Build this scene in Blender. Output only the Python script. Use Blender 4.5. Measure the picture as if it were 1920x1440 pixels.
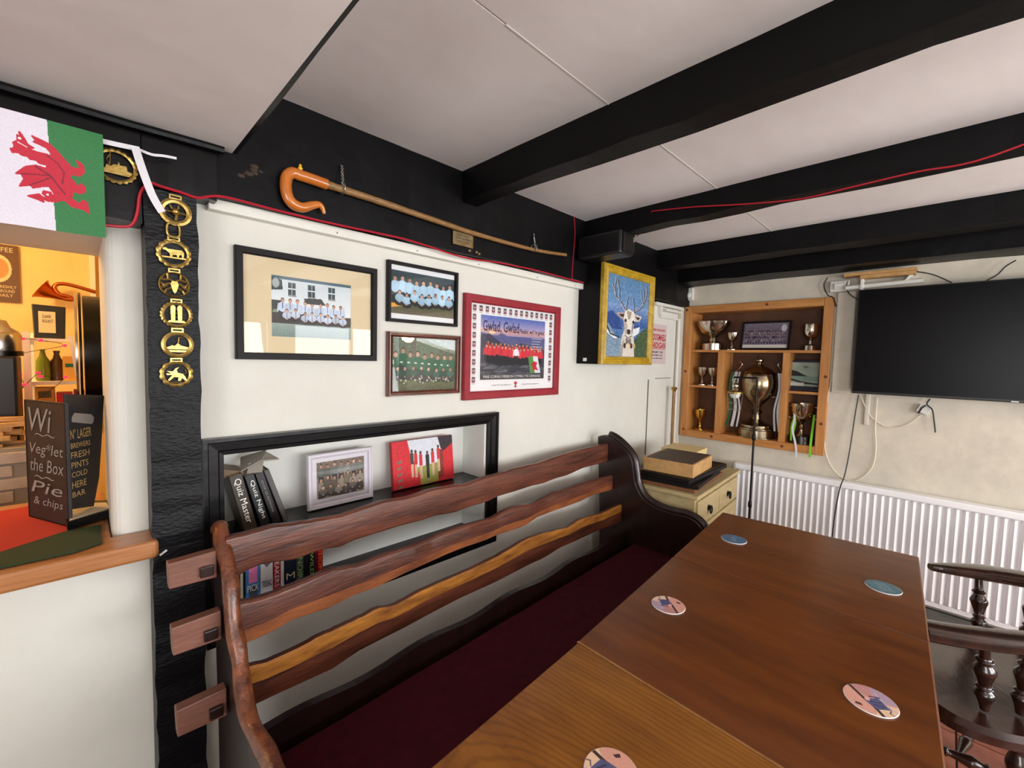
import bpy, bmesh, math, random
import numpy as np
from mathutils import Vector, Matrix
random.seed(7); rng = np.random.default_rng(7)
for o in list(bpy.data.objects): bpy.data.objects.remove(o)
C = bpy.context.scene.collection
SC = bpy.context.scene
PI = math.pi

# ---------------------------------------------------------------- camera
F = 814.12; YAW, PIT, ROL = map(math.radians, (44.893, -3.443, 1.419))
_f = Vector((math.sin(YAW)*math.cos(PIT), math.cos(YAW)*math.cos(PIT), math.sin(PIT)))
_r0 = Vector((math.cos(YAW), -math.sin(YAW), 0)); _u0 = _r0.cross(_f)
_r = _r0*math.cos(ROL)+_u0*math.sin(ROL); _u = -_r0*math.sin(ROL)+_u0*math.cos(ROL)
EYE = Vector((0, 0, 1.47))
cam = bpy.data.objects.new('camera', bpy.data.cameras.new('camera')); C.objects.link(cam)
cam.data.sensor_width = 36; cam.data.lens = F/1920*36; cam.data.clip_start = 0.02
m = Matrix((( _r.x, _u.x, -_f.x, EYE.x), (_r.y, _u.y, -_f.y, EYE.y), (_r.z, _u.z, -_f.z, EYE.z), (0, 0, 0, 1)))
cam.matrix_world = m; SC.camera = cam

# ---------------------------------------------------------------- light and exposure
SC.view_settings.view_transform = 'Standard'; SC.view_settings.look = 'None'
SC.view_settings.gamma = 1; SC.view_settings.use_curve_mapping = False
SC.view_settings.exposure = -0.04
w = bpy.data.worlds.new('world'); SC.world = w; w.use_nodes = True
w.node_tree.nodes['Background'].inputs[0].default_value = (.75, .85, 1, 1)
w.node_tree.nodes['Background'].inputs[1].default_value = 0.6
def area(name, loc, target, sx, sy, power, col):
    l = bpy.data.lights.new(name, 'AREA'); l.shape = 'RECTANGLE'; l.size = sx; l.size_y = sy; l.energy = power; l.color = col
    o = bpy.data.objects.new(name, l); C.objects.link(o); o.location = loc
    o.rotation_euler = (Vector(target)-Vector(loc)).to_track_quat('-Z', 'Y').to_euler(); return o
def point(name, loc, power, col, r=.06):
    l = bpy.data.lights.new(name, 'POINT'); l.energy = power; l.color = col; l.shadow_soft_size = r
    o = bpy.data.objects.new(name, l); C.objects.link(o); o.location = loc; return o
area('window_light', (.85, -2.74, 1.32), (.85, 0, 2.25), 1.4, 1.05, 74, (.94, .97, 1))
area('window_light', (2.55, -2.74, 1.32), (2.55, 0, 2.25), 1.4, 1.05, 64, (.94, .97, 1))
area('window_light', (-1.94, -1.0, 1.32), (0, -1.0, 2.1), 1.3, 1.05, 52, (.96, .98, 1))
point('wall_lamp_light', (2.75, -1.55, 1.70), 15, (1, .76, .5), .08)
point('ceiling_fill_light', (-.7, -1.1, 1.55), 14, (1, .86, .72), .1)  # added fill with no lamp fitting behind it, lifts the ceiling
point('ceiling_fill_light', (1.5, -1.7, 1.3), 12, (1, .88, .78), .1)  # second added fill, unseen, for more bounce onto the ceiling
point('bar_lamp_light', (-.62, 2.75, 1.95), 30, (1, .62, .22), .08)
point('bar_lamp_light', (-.75, 2.2, 1.85), 8, (1, .62, .25), .06)

# ---------------------------------------------------------------- helpers
def ray(px, py): return _f+_r*((px-960)/F)-_u*((py-720)/F)
def P(px, py, ax, val):
    v = ray(px, py); t = (val-EYE[ax])/v[ax]; return EYE+v*t
def PP(px, py, p0, n):
    v = ray(px, py); n = Vector(n); return EYE+v*((Vector(p0)-EYE).dot(n)/v.dot(n))
def lin(c):
    return tuple((x/12.92 if x <= .04045 else ((x+.055)/1.055)**2.4) for x in [k/255 for k in c])
W = {}
def base(name, loc, rz=0, label=None, cat=None, group=None, rot=None):
    o = bpy.data.objects.new(name, None); C.objects.link(o); o.empty_display_size = .05
    o.location = loc
    if rot is not None: o.rotation_euler = rot
    else: o.rotation_euler = (0, 0, rz)
    W[o] = Matrix.LocRotScale(Vector(loc), o.rotation_euler, Vector((1, 1, 1)))
    if label: o['label'] = label; o['category'] = cat
    if group: o['group'] = group
    return o
def tag(o, label=None, cat=None, group=None, kind=None):
    if label: o['label'] = label
    if cat: o['category'] = cat
    if group: o['group'] = group
    if kind: o['kind'] = kind
    return o
def frame(o, u, v):
    u = Vector(u).normalized(); v = Vector(v).normalized(); n = u.cross(v); o = Vector(o)
    return Matrix(((u.x, v.x, n.x, o.x), (u.y, v.y, n.y, o.y), (u.z, v.z, n.z, o.z), (0, 0, 0, 1)))
def backplane(x, z, y): return frame((x, y, z), (1, 0, 0), (0, 0, 1))       # X right, Y up, Z towards the room
def rightplane(y, z, x): return frame((x, y, z), (0, -1, 0), (0, 0, 1))
class MB:
    def __init__(s, M=None): s.v = []; s.f = []; s.mi = []; s.cur = 0; s.M = M or Matrix.Identity(4)
    def add(s, vs, fs):
        n = len(s.v); s.v += [s.M @ Vector(a) for a in vs]; s.f += [tuple(n+i for i in f) for f in fs]; s.mi += [s.cur]*len(fs); return s
    def box(s, x0, x1, y0, y1, z0, z1):
        vs = [(x, y, z) for x in (x0, x1) for y in (y0, y1) for z in (z0, z1)]
        return s.add(vs, [(0, 1, 3, 2), (4, 6, 7, 5), (0, 4, 5, 1), (2, 3, 7, 6), (0, 2, 6, 4), (1, 5, 7, 3)])
    def cbox(s, c, d): return s.box(c[0]-d[0]/2, c[0]+d[0]/2, c[1]-d[1]/2, c[1]+d[1]/2, c[2]-d[2]/2, c[2]+d[2]/2)
    def hexa(s, b, t):            # two quads, same winding
        return s.add(list(b)+list(t), [(3, 2, 1, 0), (4, 5, 6, 7)]+[(i, (i+1) % 4, 4+(i+1) % 4, 4+i) for i in range(4)])
    def prism(s, poly, z0, z1, ax='z'):
        n = len(poly)
        g = {'z': lambda a, b, c: (a, b, c), 'x': lambda a, b, c: (c, a, b), 'y': lambda a, b, c: (a, c, b)}[ax]
        return s.add([g(a, b, z0) for a, b in poly]+[g(a, b, z1) for a, b in poly],
                     [tuple(range(n))[::-1], tuple(range(n, 2*n))]+[(i, (i+1) % n, n+(i+1) % n, n+i) for i in range(n)])
    def tube(s, pts, r, n=8, cap=True, closed=False):
        pts = [Vector(p) for p in pts]; k = len(pts); rr = r if isinstance(r, (list, tuple)) else [r]*k; vs = []; up = None
        for i, p in enumerate(pts):
            a = pts[i-1] if (i > 0 or closed) else p; b = pts[(i+1) % k] if (i < k-1 or closed) else p
            t = (b-a).normalized()
            if up is None: up = Vector((0, 0, 1)) if abs(t.z) < .9 else Vector((1, 0, 0))
            e1 = (up-t*up.dot(t)); e1 = e1.normalized() if e1.length > 1e-5 else t.orthogonal().normalized(); up = e1; e2 = t.cross(e1)
            vs += [p+(e1*math.cos(2*PI*j/n)+e2*math.sin(2*PI*j/n))*rr[i] for j in range(n)]
        fs = [(i*n+j, i*n+(j+1) % n, ((i+1) % k)*n+(j+1) % n, ((i+1) % k)*n+j) for i in range(k if closed else k-1) for j in range(n)]
        if cap and not closed: fs += [tuple(range(n))[::-1], tuple((k-1)*n+j for j in range(n))]
        return s.add(vs, fs)
    def lathe(s, prof, c=(0, 0, 0), n=24):
        vs = [(c[0]+r*math.cos(2*PI*j/n), c[1]+r*math.sin(2*PI*j/n), c[2]+z) for r, z in prof for j in range(n)]
        fs = [(i*n+j, i*n+(j+1) % n, (i+1)*n+(j+1) % n, (i+1)*n+j) for i in range(len(prof)-1) for j in range(n)]
        fs += [tuple(range(n))[::-1], tuple((len(prof)-1)*n+j for j in range(n))]
        return s.add(vs, fs)
    def sphere(s, c, r, n=12, sz=1):
        return s.lathe([(max(r*math.sin(PI*i/8), 1e-4), -r*sz*math.cos(PI*i/8)) for i in range(9)], c, n)
    def rectsweep(s, x0, y0, x1, y1, prof):     # closed profile of (inset, height) mitred round a rectangle
        vs = []
        for a, h in prof: vs += [(x0+a, y0+a, h), (x1-a, y0+a, h), (x1-a, y1-a, h), (x0+a, y1-a, h)]
        k = len(prof)
        return s.add(vs, [(i*4+j, i*4+(j+1) % 4, ((i+1) % k)*4+(j+1) % 4, ((i+1) % k)*4+j) for i in range(k) for j in range(4)])
    def build(s, name, mat, parent=None, smooth=False, bevel=0, label=None, origin=None):
        me = bpy.data.meshes.new(name)
        vs = s.v
        if parent is not None: Mi = W[parent].inverted(); off = Vector(); vs = [Mi @ v for v in vs]
        else:
            if origin is None:
                a = np.array([tuple(v) for v in vs]); lo, hi = a.min(0), a.max(0); off = Vector(((lo[0]+hi[0])/2, (lo[1]+hi[1])/2, lo[2]))
            else: off = Vector(origin)
            vs = [v-off for v in vs]
        me.from_pydata([tuple(v) for v in vs], [], s.f)
        bm = bmesh.new(); bm.from_mesh(me); bmesh.ops.recalc_face_normals(bm, faces=bm.faces); bm.to_mesh(me); bm.free()
        mats = mat if isinstance(mat, (list, tuple)) else [mat]
        for m_ in mats: me.materials.append(m_)
        if len(mats) > 1: me.polygons.foreach_set('material_index', s.mi)
        if smooth:
            me.polygons.foreach_set('use_smooth', [True]*len(me.polygons))
            try: me.set_sharp_from_angle(angle=math.radians(38))
            except Exception: pass
        o = bpy.data.objects.new(name, me); C.objects.link(o)
        if parent is not None: o.parent = parent; W[o] = W[parent].copy()
        else: o.location = off; W[o] = Matrix.Translation(off)
        if bevel:
            b = o.modifiers.new('bevel', 'BEVEL'); b.width = bevel; b.segments = 2; b.limit_method = 'ANGLE'; b.angle_limit = math.radians(40)
        if label: o['label'] = label
        return o
def struct(name, mb, mat, **k):
    o = mb.build(name, mat, origin=(0, 0, 0), **k); o['kind'] = 'structure'; return o
def smoothpath(pts, k=6):
    pts = [Vector(p) for p in pts]; out = []
    for i in range(len(pts)-1):
        p0 = pts[max(i-1, 0)]; p1 = pts[i]; p2 = pts[i+1]; p3 = pts[min(i+2, len(pts)-1)]
        for j in range(k):
            t = j/k; out.append(.5*((2*p1)+(p2-p0)*t+(2*p0-5*p1+4*p2-p3)*t*t+(3*p1-p0-3*p2+p3)*t*t*t))
    out.append(pts[-1]); return out

# ---------------------------------------------------------------- materials
def mat(name, col, rough=.6, metal=0, col2=None, scale=8, stretch=(1, 1, 1), detail=6, bump=0, bscale=None, spec=.5, coat=0, lo=.35, hi=.65, emit=0, coat_rough=.1, bstretch=None):
    m = bpy.data.materials.new(name); m.use_nodes = True; nt = m.node_tree; N = nt.nodes; L = nt.links; b = N['Principled BSDF']
    b.inputs['Base Color'].default_value = (*lin(col), 1); b.inputs['Roughness'].default_value = rough; b.inputs['Metallic'].default_value = metal
    b.inputs['Specular IOR Level'].default_value = spec; b.inputs['Coat Weight'].default_value = coat; b.inputs['Coat Roughness'].default_value = coat_rough
    tc = N.new('ShaderNodeTexCoord'); mp = N.new('ShaderNodeMapping'); mp.inputs['Scale'].default_value = stretch; L.new(tc.outputs['Object'], mp.inputs['Vector'])
    if col2:
        n = N.new('ShaderNodeTexNoise'); n.inputs['Scale'].default_value = scale; n.inputs['Detail'].default_value = detail; n.inputs['Roughness'].default_value = .65
        L.new(mp.outputs[0], n.inputs['Vector']); r = N.new('ShaderNodeValToRGB'); L.new(n.outputs['Fac'], r.inputs[0])
        r.color_ramp.elements[0].position = lo; r.color_ramp.elements[1].position = hi
        r.color_ramp.elements[0].color = (*lin(col), 1); r.color_ramp.elements[1].color = (*lin(col2), 1); L.new(r.outputs[0], b.inputs['Base Color'])
    if bump:
        mp2 = N.new('ShaderNodeMapping'); mp2.inputs['Scale'].default_value = bstretch or stretch; L.new(tc.outputs['Object'], mp2.inputs['Vector'])
        n2 = N.new('ShaderNodeTexNoise'); n2.inputs['Scale'].default_value = bscale or scale*3; n2.inputs['Detail'].default_value = 5; L.new(mp2.outputs[0], n2.inputs['Vector'])
        bp = N.new('ShaderNodeBump'); bp.inputs['Strength'].default_value = 1; bp.inputs['Distance'].default_value = bump; L.new(n2.outputs['Fac'], bp.inputs['Height']); L.new(bp.outputs[0], b.inputs['Normal'])
    if emit: b.inputs['Emission Color'].default_value = (*lin(col), 1); b.inputs['Emission Strength'].default_value = emit
    return m
def wood(name, dark, light, scale=6, stretch=(.5, 6, 6), rough=.4, coat=.2, lo=.3, hi=.7, bump=.0008, cr=.15):
    return mat(name, dark, rough, 0, light, scale, stretch, 8, bump, scale*4, .5, coat, lo, hi, coat_rough=cr)
M = {}
M['plaster'] = mat('plaster', (213, 210, 201), .75, 0, (221, 218, 209), 3, bump=.0022, bscale=14)
M['plaster_white'] = mat('plaster_white', (220, 220, 214), .7, 0, (230, 230, 225), 3, bump=.003, bscale=10)
M['plaster_right'] = mat('plaster_right', (198, 190, 176), .8, 0, (216, 206, 188), 5, bump=.0025, bscale=18)
M['ceiling'] = mat('ceiling_paper', (236, 228, 225), .7, 0, (242, 235, 232), 2.5, bump=.003, bscale=7)
M['black_beam'] = mat('black_painted_timber', (7, 6, 7), .45, 0, (13, 11, 13), 4, (1, 1, 1), bump=.003, bscale=12, spec=.16)
M['hewn'] = mat('black_hewn_timber', (7, 6, 9), .4, 0, (13, 12, 16), 20, (1, 1, 1), bump=.0022, bscale=70, bstretch=(1, 1, 2.2), spec=.22)
M['black_gloss'] = mat('black_gloss_paint', (6, 5, 7), .27, 0, (11, 9, 11), 9, bump=.001, bscale=22, spec=.3)
M['white_trim'] = mat('white_gloss_trim', (226, 223, 212), .4, 0, (234, 231, 222), 8, bump=.0006)
M['tile'] = mat('terracotta_tile', (120, 62, 45), .45, 0, (150, 84, 60), 9, bump=.001, bscale=30)
M['grout'] = mat('grout', (86, 66, 56), .9, bump=.001, bscale=80)
M['baseboard'] = mat('grey_baseboard', (96, 98, 92), .6, 0, (112, 113, 106), 8)
M['settle'] = wood('settle_wood', (52, 22, 14), (112, 60, 40), 7, (.6, 3, 5), .42, .12, .32, .68, .0012, .3)
M['settle_dark'] = wood('settle_dark_wood', (20, 9, 8), (42, 20, 15), 5, (4, 4, 1), .32, .3)
M['settle_pale'] = wood('settle_worn_wood', (104, 66, 54), (134, 90, 74), 6, (1, 6, 6), .5, .1)
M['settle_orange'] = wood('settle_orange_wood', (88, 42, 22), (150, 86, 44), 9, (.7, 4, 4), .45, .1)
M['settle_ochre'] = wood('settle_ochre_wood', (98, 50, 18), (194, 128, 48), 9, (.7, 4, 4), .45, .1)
M['settle_edge'] = wood('settle_edge_wood', (70, 32, 18), (132, 72, 42), 22, (1.4, 1.4, 1), .3, .3, .35, .65, .002)
M['crimson'] = mat('crimson_cloth', (54, 4, 16), .9, 0, (68, 8, 22), 30, bump=.0008, bscale=260, spec=.2)
M['table_dark'] = wood('dark_table_wood', (76, 34, 3), (112, 58, 10), 3.5, (5, .8, 1), .3, .06, cr=.2, bump=.0003)
M['table_trim'] = wood('pale_table_edge', (120, 78, 36), (160, 110, 60), 8, (2, 2, 1), .3, .4)
M['chair'] = wood('chair_wood', (26, 13, 10), (58, 30, 20), 6, (1, 3, 3), .2, .6)
M['pine'] = wood('pine', (176, 112, 54), (206, 146, 82), 5, (4, 4, .6), .5, .1)
M['pine_h'] = wood('pine_rail', (170, 106, 50), (206, 146, 82), 5, (4, .6, 4), .5, .1)
M['knot'] = mat('pine_knot', (92, 44, 22), .5, 0, (120, 62, 32), 60)
M['ply_back'] = mat('cabinet_backboard', (86, 52, 30), .6, 0, (104, 66, 40), 12)
M['chest'] = wood('pale_painted_chest', (164, 144, 100), (192, 172, 128), 5, (.8, 3, 6), .6, 0)
M['iron'] = mat('dark_iron', (30, 27, 25), .45, .6, bump=.0005, bscale=60)
M['brass'] = mat('brass', (204, 176, 106), .36, 1, (168, 136, 72), 40, bump=.0008, bscale=90)
M['brass_dull'] = mat('dull_brass', (150, 128, 92), .5, .7, (120, 98, 62), 30)
M['silver'] = mat('silver_plate', (214, 206, 194), .14, 1, (190, 178, 160), 9)
M['silver_dull'] = mat('tarnished_silver', (176, 164, 140), .2, 1, (150, 132, 100), 9)
M['gold'] = mat('gold_plate', (226, 190, 90), .18, 1)
M['bakelite'] = mat('dark_plinth', (30, 20, 18), .25)
M['crook'] = wood('crook_horn', (178, 92, 30), (208, 122, 48), 5, (1, 3, 3), .22, .6)
M['shaft'] = wood('hazel_shaft', (120, 84, 44), (160, 118, 66), 40, (1, 3, 3), .4, .3, bump=.002)
M['wire'] = mat('galvanised_wire', (180, 178, 172), .35, .9)
M['red_cord'] = mat('red_cord', (176, 22, 42), .45)
M['tape'] = mat('white_cotton_tape', (222, 218, 224), .8, bump=.0004, bscale=300)
M['frame_black'] = mat('black_frame', (17, 13, 14), .5, 0, (26, 21, 21), 12, bump=.0004, spec=.2)
M['frame_brown'] = wood('mahogany_frame', (74, 32, 20), (112, 54, 34), 10, (2, 2, 2), .3, .4)
M['frame_red'] = mat('red_frame', (138, 20, 34), .55, 0, (152, 28, 42), 16, bump=.0006, bscale=80)
M['frame_gold'] = wood('gilt_frame', (150, 116, 20), (202, 166, 44), 12, (2, 2, 2), .4, .2)
M['frame_white'] = mat('white_frame', (216, 210, 218), .45)
M['mount'] = mat('cream_mount', (214, 196, 160), .8)
M['paper'] = mat('white_paper', (236, 234, 234), .8)
M['black_plastic'] = mat('black_plastic', (14, 13, 15), .4, bump=.0003, bscale=200)
M['screen'] = mat('tv_screen', (3, 2, 4), .3, spec=.15)
M['white_plastic'] = mat('white_plastic', (222, 220, 212), .45)
M['radiator'] = mat('radiator_enamel', (242, 241, 243), .35, bump=.0003, bscale=40)
M['white_cable'] = mat('white_cable', (224, 214, 192), .5)
M['black_cable'] = mat('black_cable', (24, 21, 22), .5)
M['counter'] = wood('counter_wood', (150, 92, 50), (186, 126, 76), 6, (.5, 6, 6), .35, .3)
M['bar_wall'] = mat('bar_wall_paint', (232, 196, 132), .7, 0, (240, 206, 144), 3, bump=.001)
M['slate'] = mat('chalkboard', (30, 28, 30), .6, 0, (44, 40, 42), 14)
M['chalk'] = mat('chalk', (150, 144, 140), .9)
M['white_ink'] = mat('white_ink', (236, 232, 226), .6)
M['gold_ink'] = mat('gold_ink', (196, 160, 96), .6)
M['black_ink'] = mat('black_ink', (36, 32, 44), .6)
M['navy_ink'] = mat('navy_ink', (34, 34, 84), .6)
M['red_ink'] = mat('red_ink', (180, 34, 36), .6)
M['green_towel'] = mat('green_towelling', (34, 52, 20), .9, bump=.002, bscale=300)
M['red_towel'] = mat('red_towelling', (176, 34, 22), .9, bump=.002, bscale=300)
M['page'] = mat('book_pages', (214, 204, 184), .85, bump=.0004, bscale=400)
M['box_wood'] = wood('pale_box_wood', (176, 130, 76), (200, 158, 102), 10, (1, 3, 3), .6, 0)
M['box_cream'] = mat('cream_box', (222, 196, 140), .7)
M['lid_dark'] = mat('dark_slatted_lid', (56, 44, 36), .6, 0, (84, 68, 54), 20, (1, 8, 1))
M['stripboard'] = wood('brown_board', (98, 60, 34), (126, 82, 50), 8, (1, 4, 4), .5, .1)
M['led_red'] = mat('red_bulb', (255, 30, 60), .3, emit=3)
M['brick'] = mat('pale_brick', (176, 160, 148), .85, 0, (196, 182, 168), 12, bump=.002, bscale=60)
M['mortar'] = mat('mortar', (150, 140, 130), .9)
M['kindling'] = wood('kindling', (176, 128, 72), (220, 176, 116), 20, (1, 6, 6), .7, 0)
M['steel'] = mat('steel', (190, 188, 186), .22, 1)
M['green_ribbon'] = mat('green_ribbon', (24, 92, 60), .5)
M['lime_ribbon'] = mat('lime_ribbon', (130, 208, 40), .5)
M['white_ribbon'] = mat('white_ribbon', (226, 228, 232), .4)
M['copper'] = mat('copper', (190, 100, 48), .3, 1)
def colmat(c, rough=.5): 
    k = 'colour_%d_%d_%d' % tuple(c)
    if k not in M: M[k] = mat(k, c, rough)
    return M[k]
def glassmat():
    m = bpy.data.materials.new('clear_glass'); m.use_nodes = True; nt = m.node_tree; N = nt.nodes; L = nt.links; N.remove(N['Principled BSDF'])
    fr = N.new('ShaderNodeFresnel'); fr.inputs['IOR'].default_value = 1.5; t = N.new('ShaderNodeBsdfTransparent'); g = N.new('ShaderNodeBsdfGlossy'); g.inputs['Roughness'].default_value = .02
    x = N.new('ShaderNodeMixShader'); L.new(fr.outputs[0], x.inputs[0]); L.new(t.outputs[0], x.inputs[1]); L.new(g.outputs[0], x.inputs[2]); L.new(x.outputs[0], N['Material Output'].inputs['Surface']); return m
M['glass'] = glassmat()
def printmat():
    m = bpy.data.materials.new('printed_picture'); m.use_nodes = True; nt = m.node_tree; b = nt.nodes['Principled BSDF']; b.inputs['Roughness'].default_value = .6
    a = nt.nodes.new('ShaderNodeAttribute'); a.attribute_name = 'ink'; nt.links.new(a.outputs['Color'], b.inputs['Base Color']); return m
M['print'] = printmat()
def grainmat():   # near table: pale oak with cathedral grain
    m = wood('oak_table_wood', (108, 60, 10), (148, 94, 26), 3.5, (4, .8, 1), .3, .08, cr=.2, bump=.0004); nt = m.node_tree; N = nt.nodes; L = nt.links; b = N['Principled BSDF']
    tc = N.new('ShaderNodeTexCoord'); mp = N.new('ShaderNodeMapping'); mp.inputs['Scale'].default_value = (1, .3, 1); mp.inputs['Location'].default_value = (.05, .03, 0); L.new(tc.outputs['Object'], mp.inputs[0])
    wv = N.new('ShaderNodeTexWave'); wv.wave_type = 'RINGS'; wv.rings_direction = 'Z'; wv.inputs['Scale'].default_value = 26; wv.inputs['Distortion'].default_value = 9; wv.inputs['Detail'].default_value = 3; wv.inputs['Detail Scale'].default_value = .5
    L.new(mp.outputs[0], wv.inputs['Vector']); old = b.inputs['Base Color'].links[0].from_socket
    mx = N.new('ShaderNodeMixRGB'); mx.blend_type = 'MULTIPLY'; mx.inputs[0].default_value = .45
    cr = N.new('ShaderNodeValToRGB'); cr.color_ramp.elements[0].position = .0; cr.color_ramp.elements[0].color = (.45, .38, .3, 1); cr.color_ramp.elements[1].position = .45; L.new(wv.outputs['Fac'], cr.inputs[0])
    L.new(old, mx.inputs[1]); L.new(cr.outputs[0], mx.inputs[2]); L.new(mx.outputs[0], b.inputs['Base Color']); return m
M['oak'] = grainmat()

# flat print: a small raster drawn in code and laid out as coloured faces
class Canvas:
    def __init__(s, w, h, bg):
        s.w, s.h = w, h; s.a = np.zeros((h, w, 3)); s.a[:] = bg; s.Y, s.X = np.mgrid[0:h, 0:w]; s.X = (s.X+.5)/w; s.Y = (s.Y+.5)/h; s.asp = w/h
    def grad(s, y0, y1, c0, c1):
        k = (s.Y >= y0) & (s.Y < y1); t = ((s.Y-y0)/(y1-y0))[..., None]; g = np.array(c0)*(1-t)+np.array(c1)*t; s.a[k] = g[k]; return s
    def ell(s, cx, cy, rx, ry, c): s.a[((s.X-cx)/rx)**2+((s.Y-cy)/ry)**2 <= 1] = c; return s
    def rect(s, x0, y0, x1, y1, c): s.a[(s.X >= x0) & (s.X <= x1) & (s.Y >= y0) & (s.Y <= y1)] = c; return s
    def inside(s, p):
        r = np.zeros(s.X.shape, bool); n = len(p)
        for i in range(n):
            (x0, y0), (x1, y1) = p[i], p[(i+1) % n]
            if y0 == y1: continue
            r ^= ((y0 > s.Y) != (y1 > s.Y)) & (s.X < (x1-x0)*(s.Y-y0)/(y1-y0)+x0)
        return r
    def poly(s, p, c): s.a[s.inside(p)] = c; return s
    def line(s, pts, wd, c):
        for (x0, y0), (x1, y1) in zip(pts, pts[1:]):
            dx, dy = (x1-x0)*s.asp, y1-y0; l = dx*dx+dy*dy+1e-9
            t = np.clip((((s.X-x0)*s.asp)*dx+(s.Y-y0)*dy)/l, 0, 1)
            d = np.hypot((s.X-x0)*s.asp-t*dx, (s.Y-y0)-t*dy); s.a[d < wd] = c
        return s
    def noise(s, amt, y0=0, y1=1, blotch=1):
        n = rng.normal(0, 1, (s.h//blotch+1, s.w//blotch+1)).repeat(blotch, 0).repeat(blotch, 1)[:s.h, :s.w]
        k = (s.Y >= y0) & (s.Y < y1); s.a[k] = (s.a+amt*n[..., None])[k]; return s
    def mesh(s, name, Mx, x0, y0, x1, y1, parent, disp=None, label=None, mask=None):
        xs = np.linspace(x0, x1, s.w+1); ys = np.linspace(y1, y0, s.h+1); gx, gy = np.meshgrid(xs, ys)
        gz = disp(gx, gy) if disp else np.zeros_like(gx)
        co = np.stack([gx, gy, gz, np.ones_like(gx)], -1).reshape(-1, 4)
        T = (W[parent].inverted() if parent is not None else Matrix.Identity(4)) @ Mx
        off = Vector()
        co = (co @ np.array(T).T)[:, :3]
        if parent is None: off = Vector(co.mean(0)); co = co-co.mean(0)
        i = np.arange(s.h*s.w); r, c = i//s.w, i % s.w; a = r*(s.w+1)+c
        q = np.stack([a, a+s.w+1, a+s.w+2, a+1], -1); cols = s.a.reshape(-1, 3)
        if mask is not None: kk = mask.reshape(-1); q = q[kk]; cols = cols[kk]
        n = len(q)
        me = bpy.data.meshes.new(name); me.vertices.add(len(co)); me.vertices.foreach_set('co', co.ravel())
        me.loops.add(4*n); me.loops.foreach_set('vertex_index', q.ravel()); me.polygons.add(n)
        me.polygons.foreach_set('loop_start', np.arange(n)*4); me.update(calc_edges=True)
        at = me.color_attributes.new('ink', 'FLOAT_COLOR', 'CORNER'); cc = np.clip(cols, 0, 255)/255
        lc = np.where(cc <= .04045, cc/12.92, ((cc+.055)/1.055)**2.4); lc = np.concatenate([lc, np.ones((n, 1))], 1).repeat(4, 0)
        at.data.foreach_set('color', lc.ravel().astype(np.float32)); me.materials.append(M['print'])
        if disp: me.polygons.foreach_set('use_smooth', [True]*n)
        o = bpy.data.objects.new(name, me); C.objects.link(o)
        if parent is not None: o.parent = parent; W[o] = W[parent].copy()
        else: o.location = off
        if label: o['label'] = label
        return o
SKIN = (196, 150, 126)
def crowd(c, n, y0, y1, x0, x1, size, shirt, trouser, hair=(50, 38, 32), tie=None, crouch=False, vary=10):
    for i in range(n):
        t = (i+.5)/n; x = x0+(x1-x0)*t+rng.normal(0, .004); y = y0+(y1-y0)*t+rng.normal(0, size*.07); s_ = size; k = s_/c.asp
        sh = np.array(shirt)+rng.normal(0, vary); sk = np.array(SKIN)+rng.normal(0, 14)
        if crouch:
            c.ell(x, y+s_*.62, k*.40, s_*.30, np.array(trouser)); c.ell(x, y+s_*.36, k*.36, s_*.28, sh)
            c.line([(x-k*.3, y+s_*.3), (x-k*.1, y+s_*.62), (x+k*.05, y+s_*.6), (x+k*.3, y+s_*.3)], s_*.05, sh*.92)
            c.ell(x, y+s_*.66, k*.07, s_*.06, sk)
        else:
            c.rect(x-k*.22, y+s_*.75, x+k*.22, y+s_*1.5, np.array(trouser)); c.ell(x, y+s_*.5, k*.3, s_*.38, sh)
            c.line([(x-k*.26, y+s_*.3), (x-k*.33, y+s_*.8)], s_*.07, sh*.95); c.line([(x+k*.26, y+s_*.3), (x+k*.33, y+s_*.8)], s_*.07, sh*.95)
        if tie is not None: c.line([(x, y+s_*.2), (x, y+s_*.6)], s_*.03, tie)
        c.ell(x, y-s_*.02, k*.13, s_*.17, np.array(hair)); c.ell(x, y+s_*.03, k*.115, s_*.14, sk)
def text(name, s, Mx, x0, y0, x1, y1, mt, parent, z=.0008, label=None, shear=0, bold=0):
    cu = bpy.data.curves.new('txt', 'FONT'); cu.body = s; cu.size = 1; cu.resolution_u = 2; cu.shear = shear; cu.offset = bold
    to = bpy.data.objects.new('txt', cu); me0 = bpy.data.meshes.new_from_object(to)
    vs = np.array([tuple(v.co) for v in me0.vertices]); lo, hi = vs.min(0), vs.max(0)
    mb = MB(Mx); q = [(x0+(v[0]-lo[0])/(hi[0]-lo[0])*(x1-x0), y0+(v[1]-lo[1])/(hi[1]-lo[1])*(y1-y0), z) for v in vs]
    mb.add(q, [tuple(p.vertices) for p in me0.polygons]); bpy.data.objects.remove(to); bpy.data.curves.remove(cu)
    return mb.build(name, mt, parent, label=label)
def glass(Mx, x0, y0, x1, y1, z, parent): return MB(Mx).add([(x0, y0, z), (x1, y0, z), (x1, y1, z), (x0, y1, z)], [(0, 1, 2, 3)]).build('glass', M['glass'], parent)
FLAT = lambda b, d: [(0, 0), (0, d*.8), (b*.1, d), (b*.85, d), (b, d*.7), (b, 0)]
MOULD = lambda b, d: [(0, 0), (0, d*.7), (b*.12, d), (b*.3, d), (b*.42, d*.72), (b*.55, d*.72), (b*.7, d*.95), (b*.85, d*.85), (b, d*.5), (b, 0)]
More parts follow.
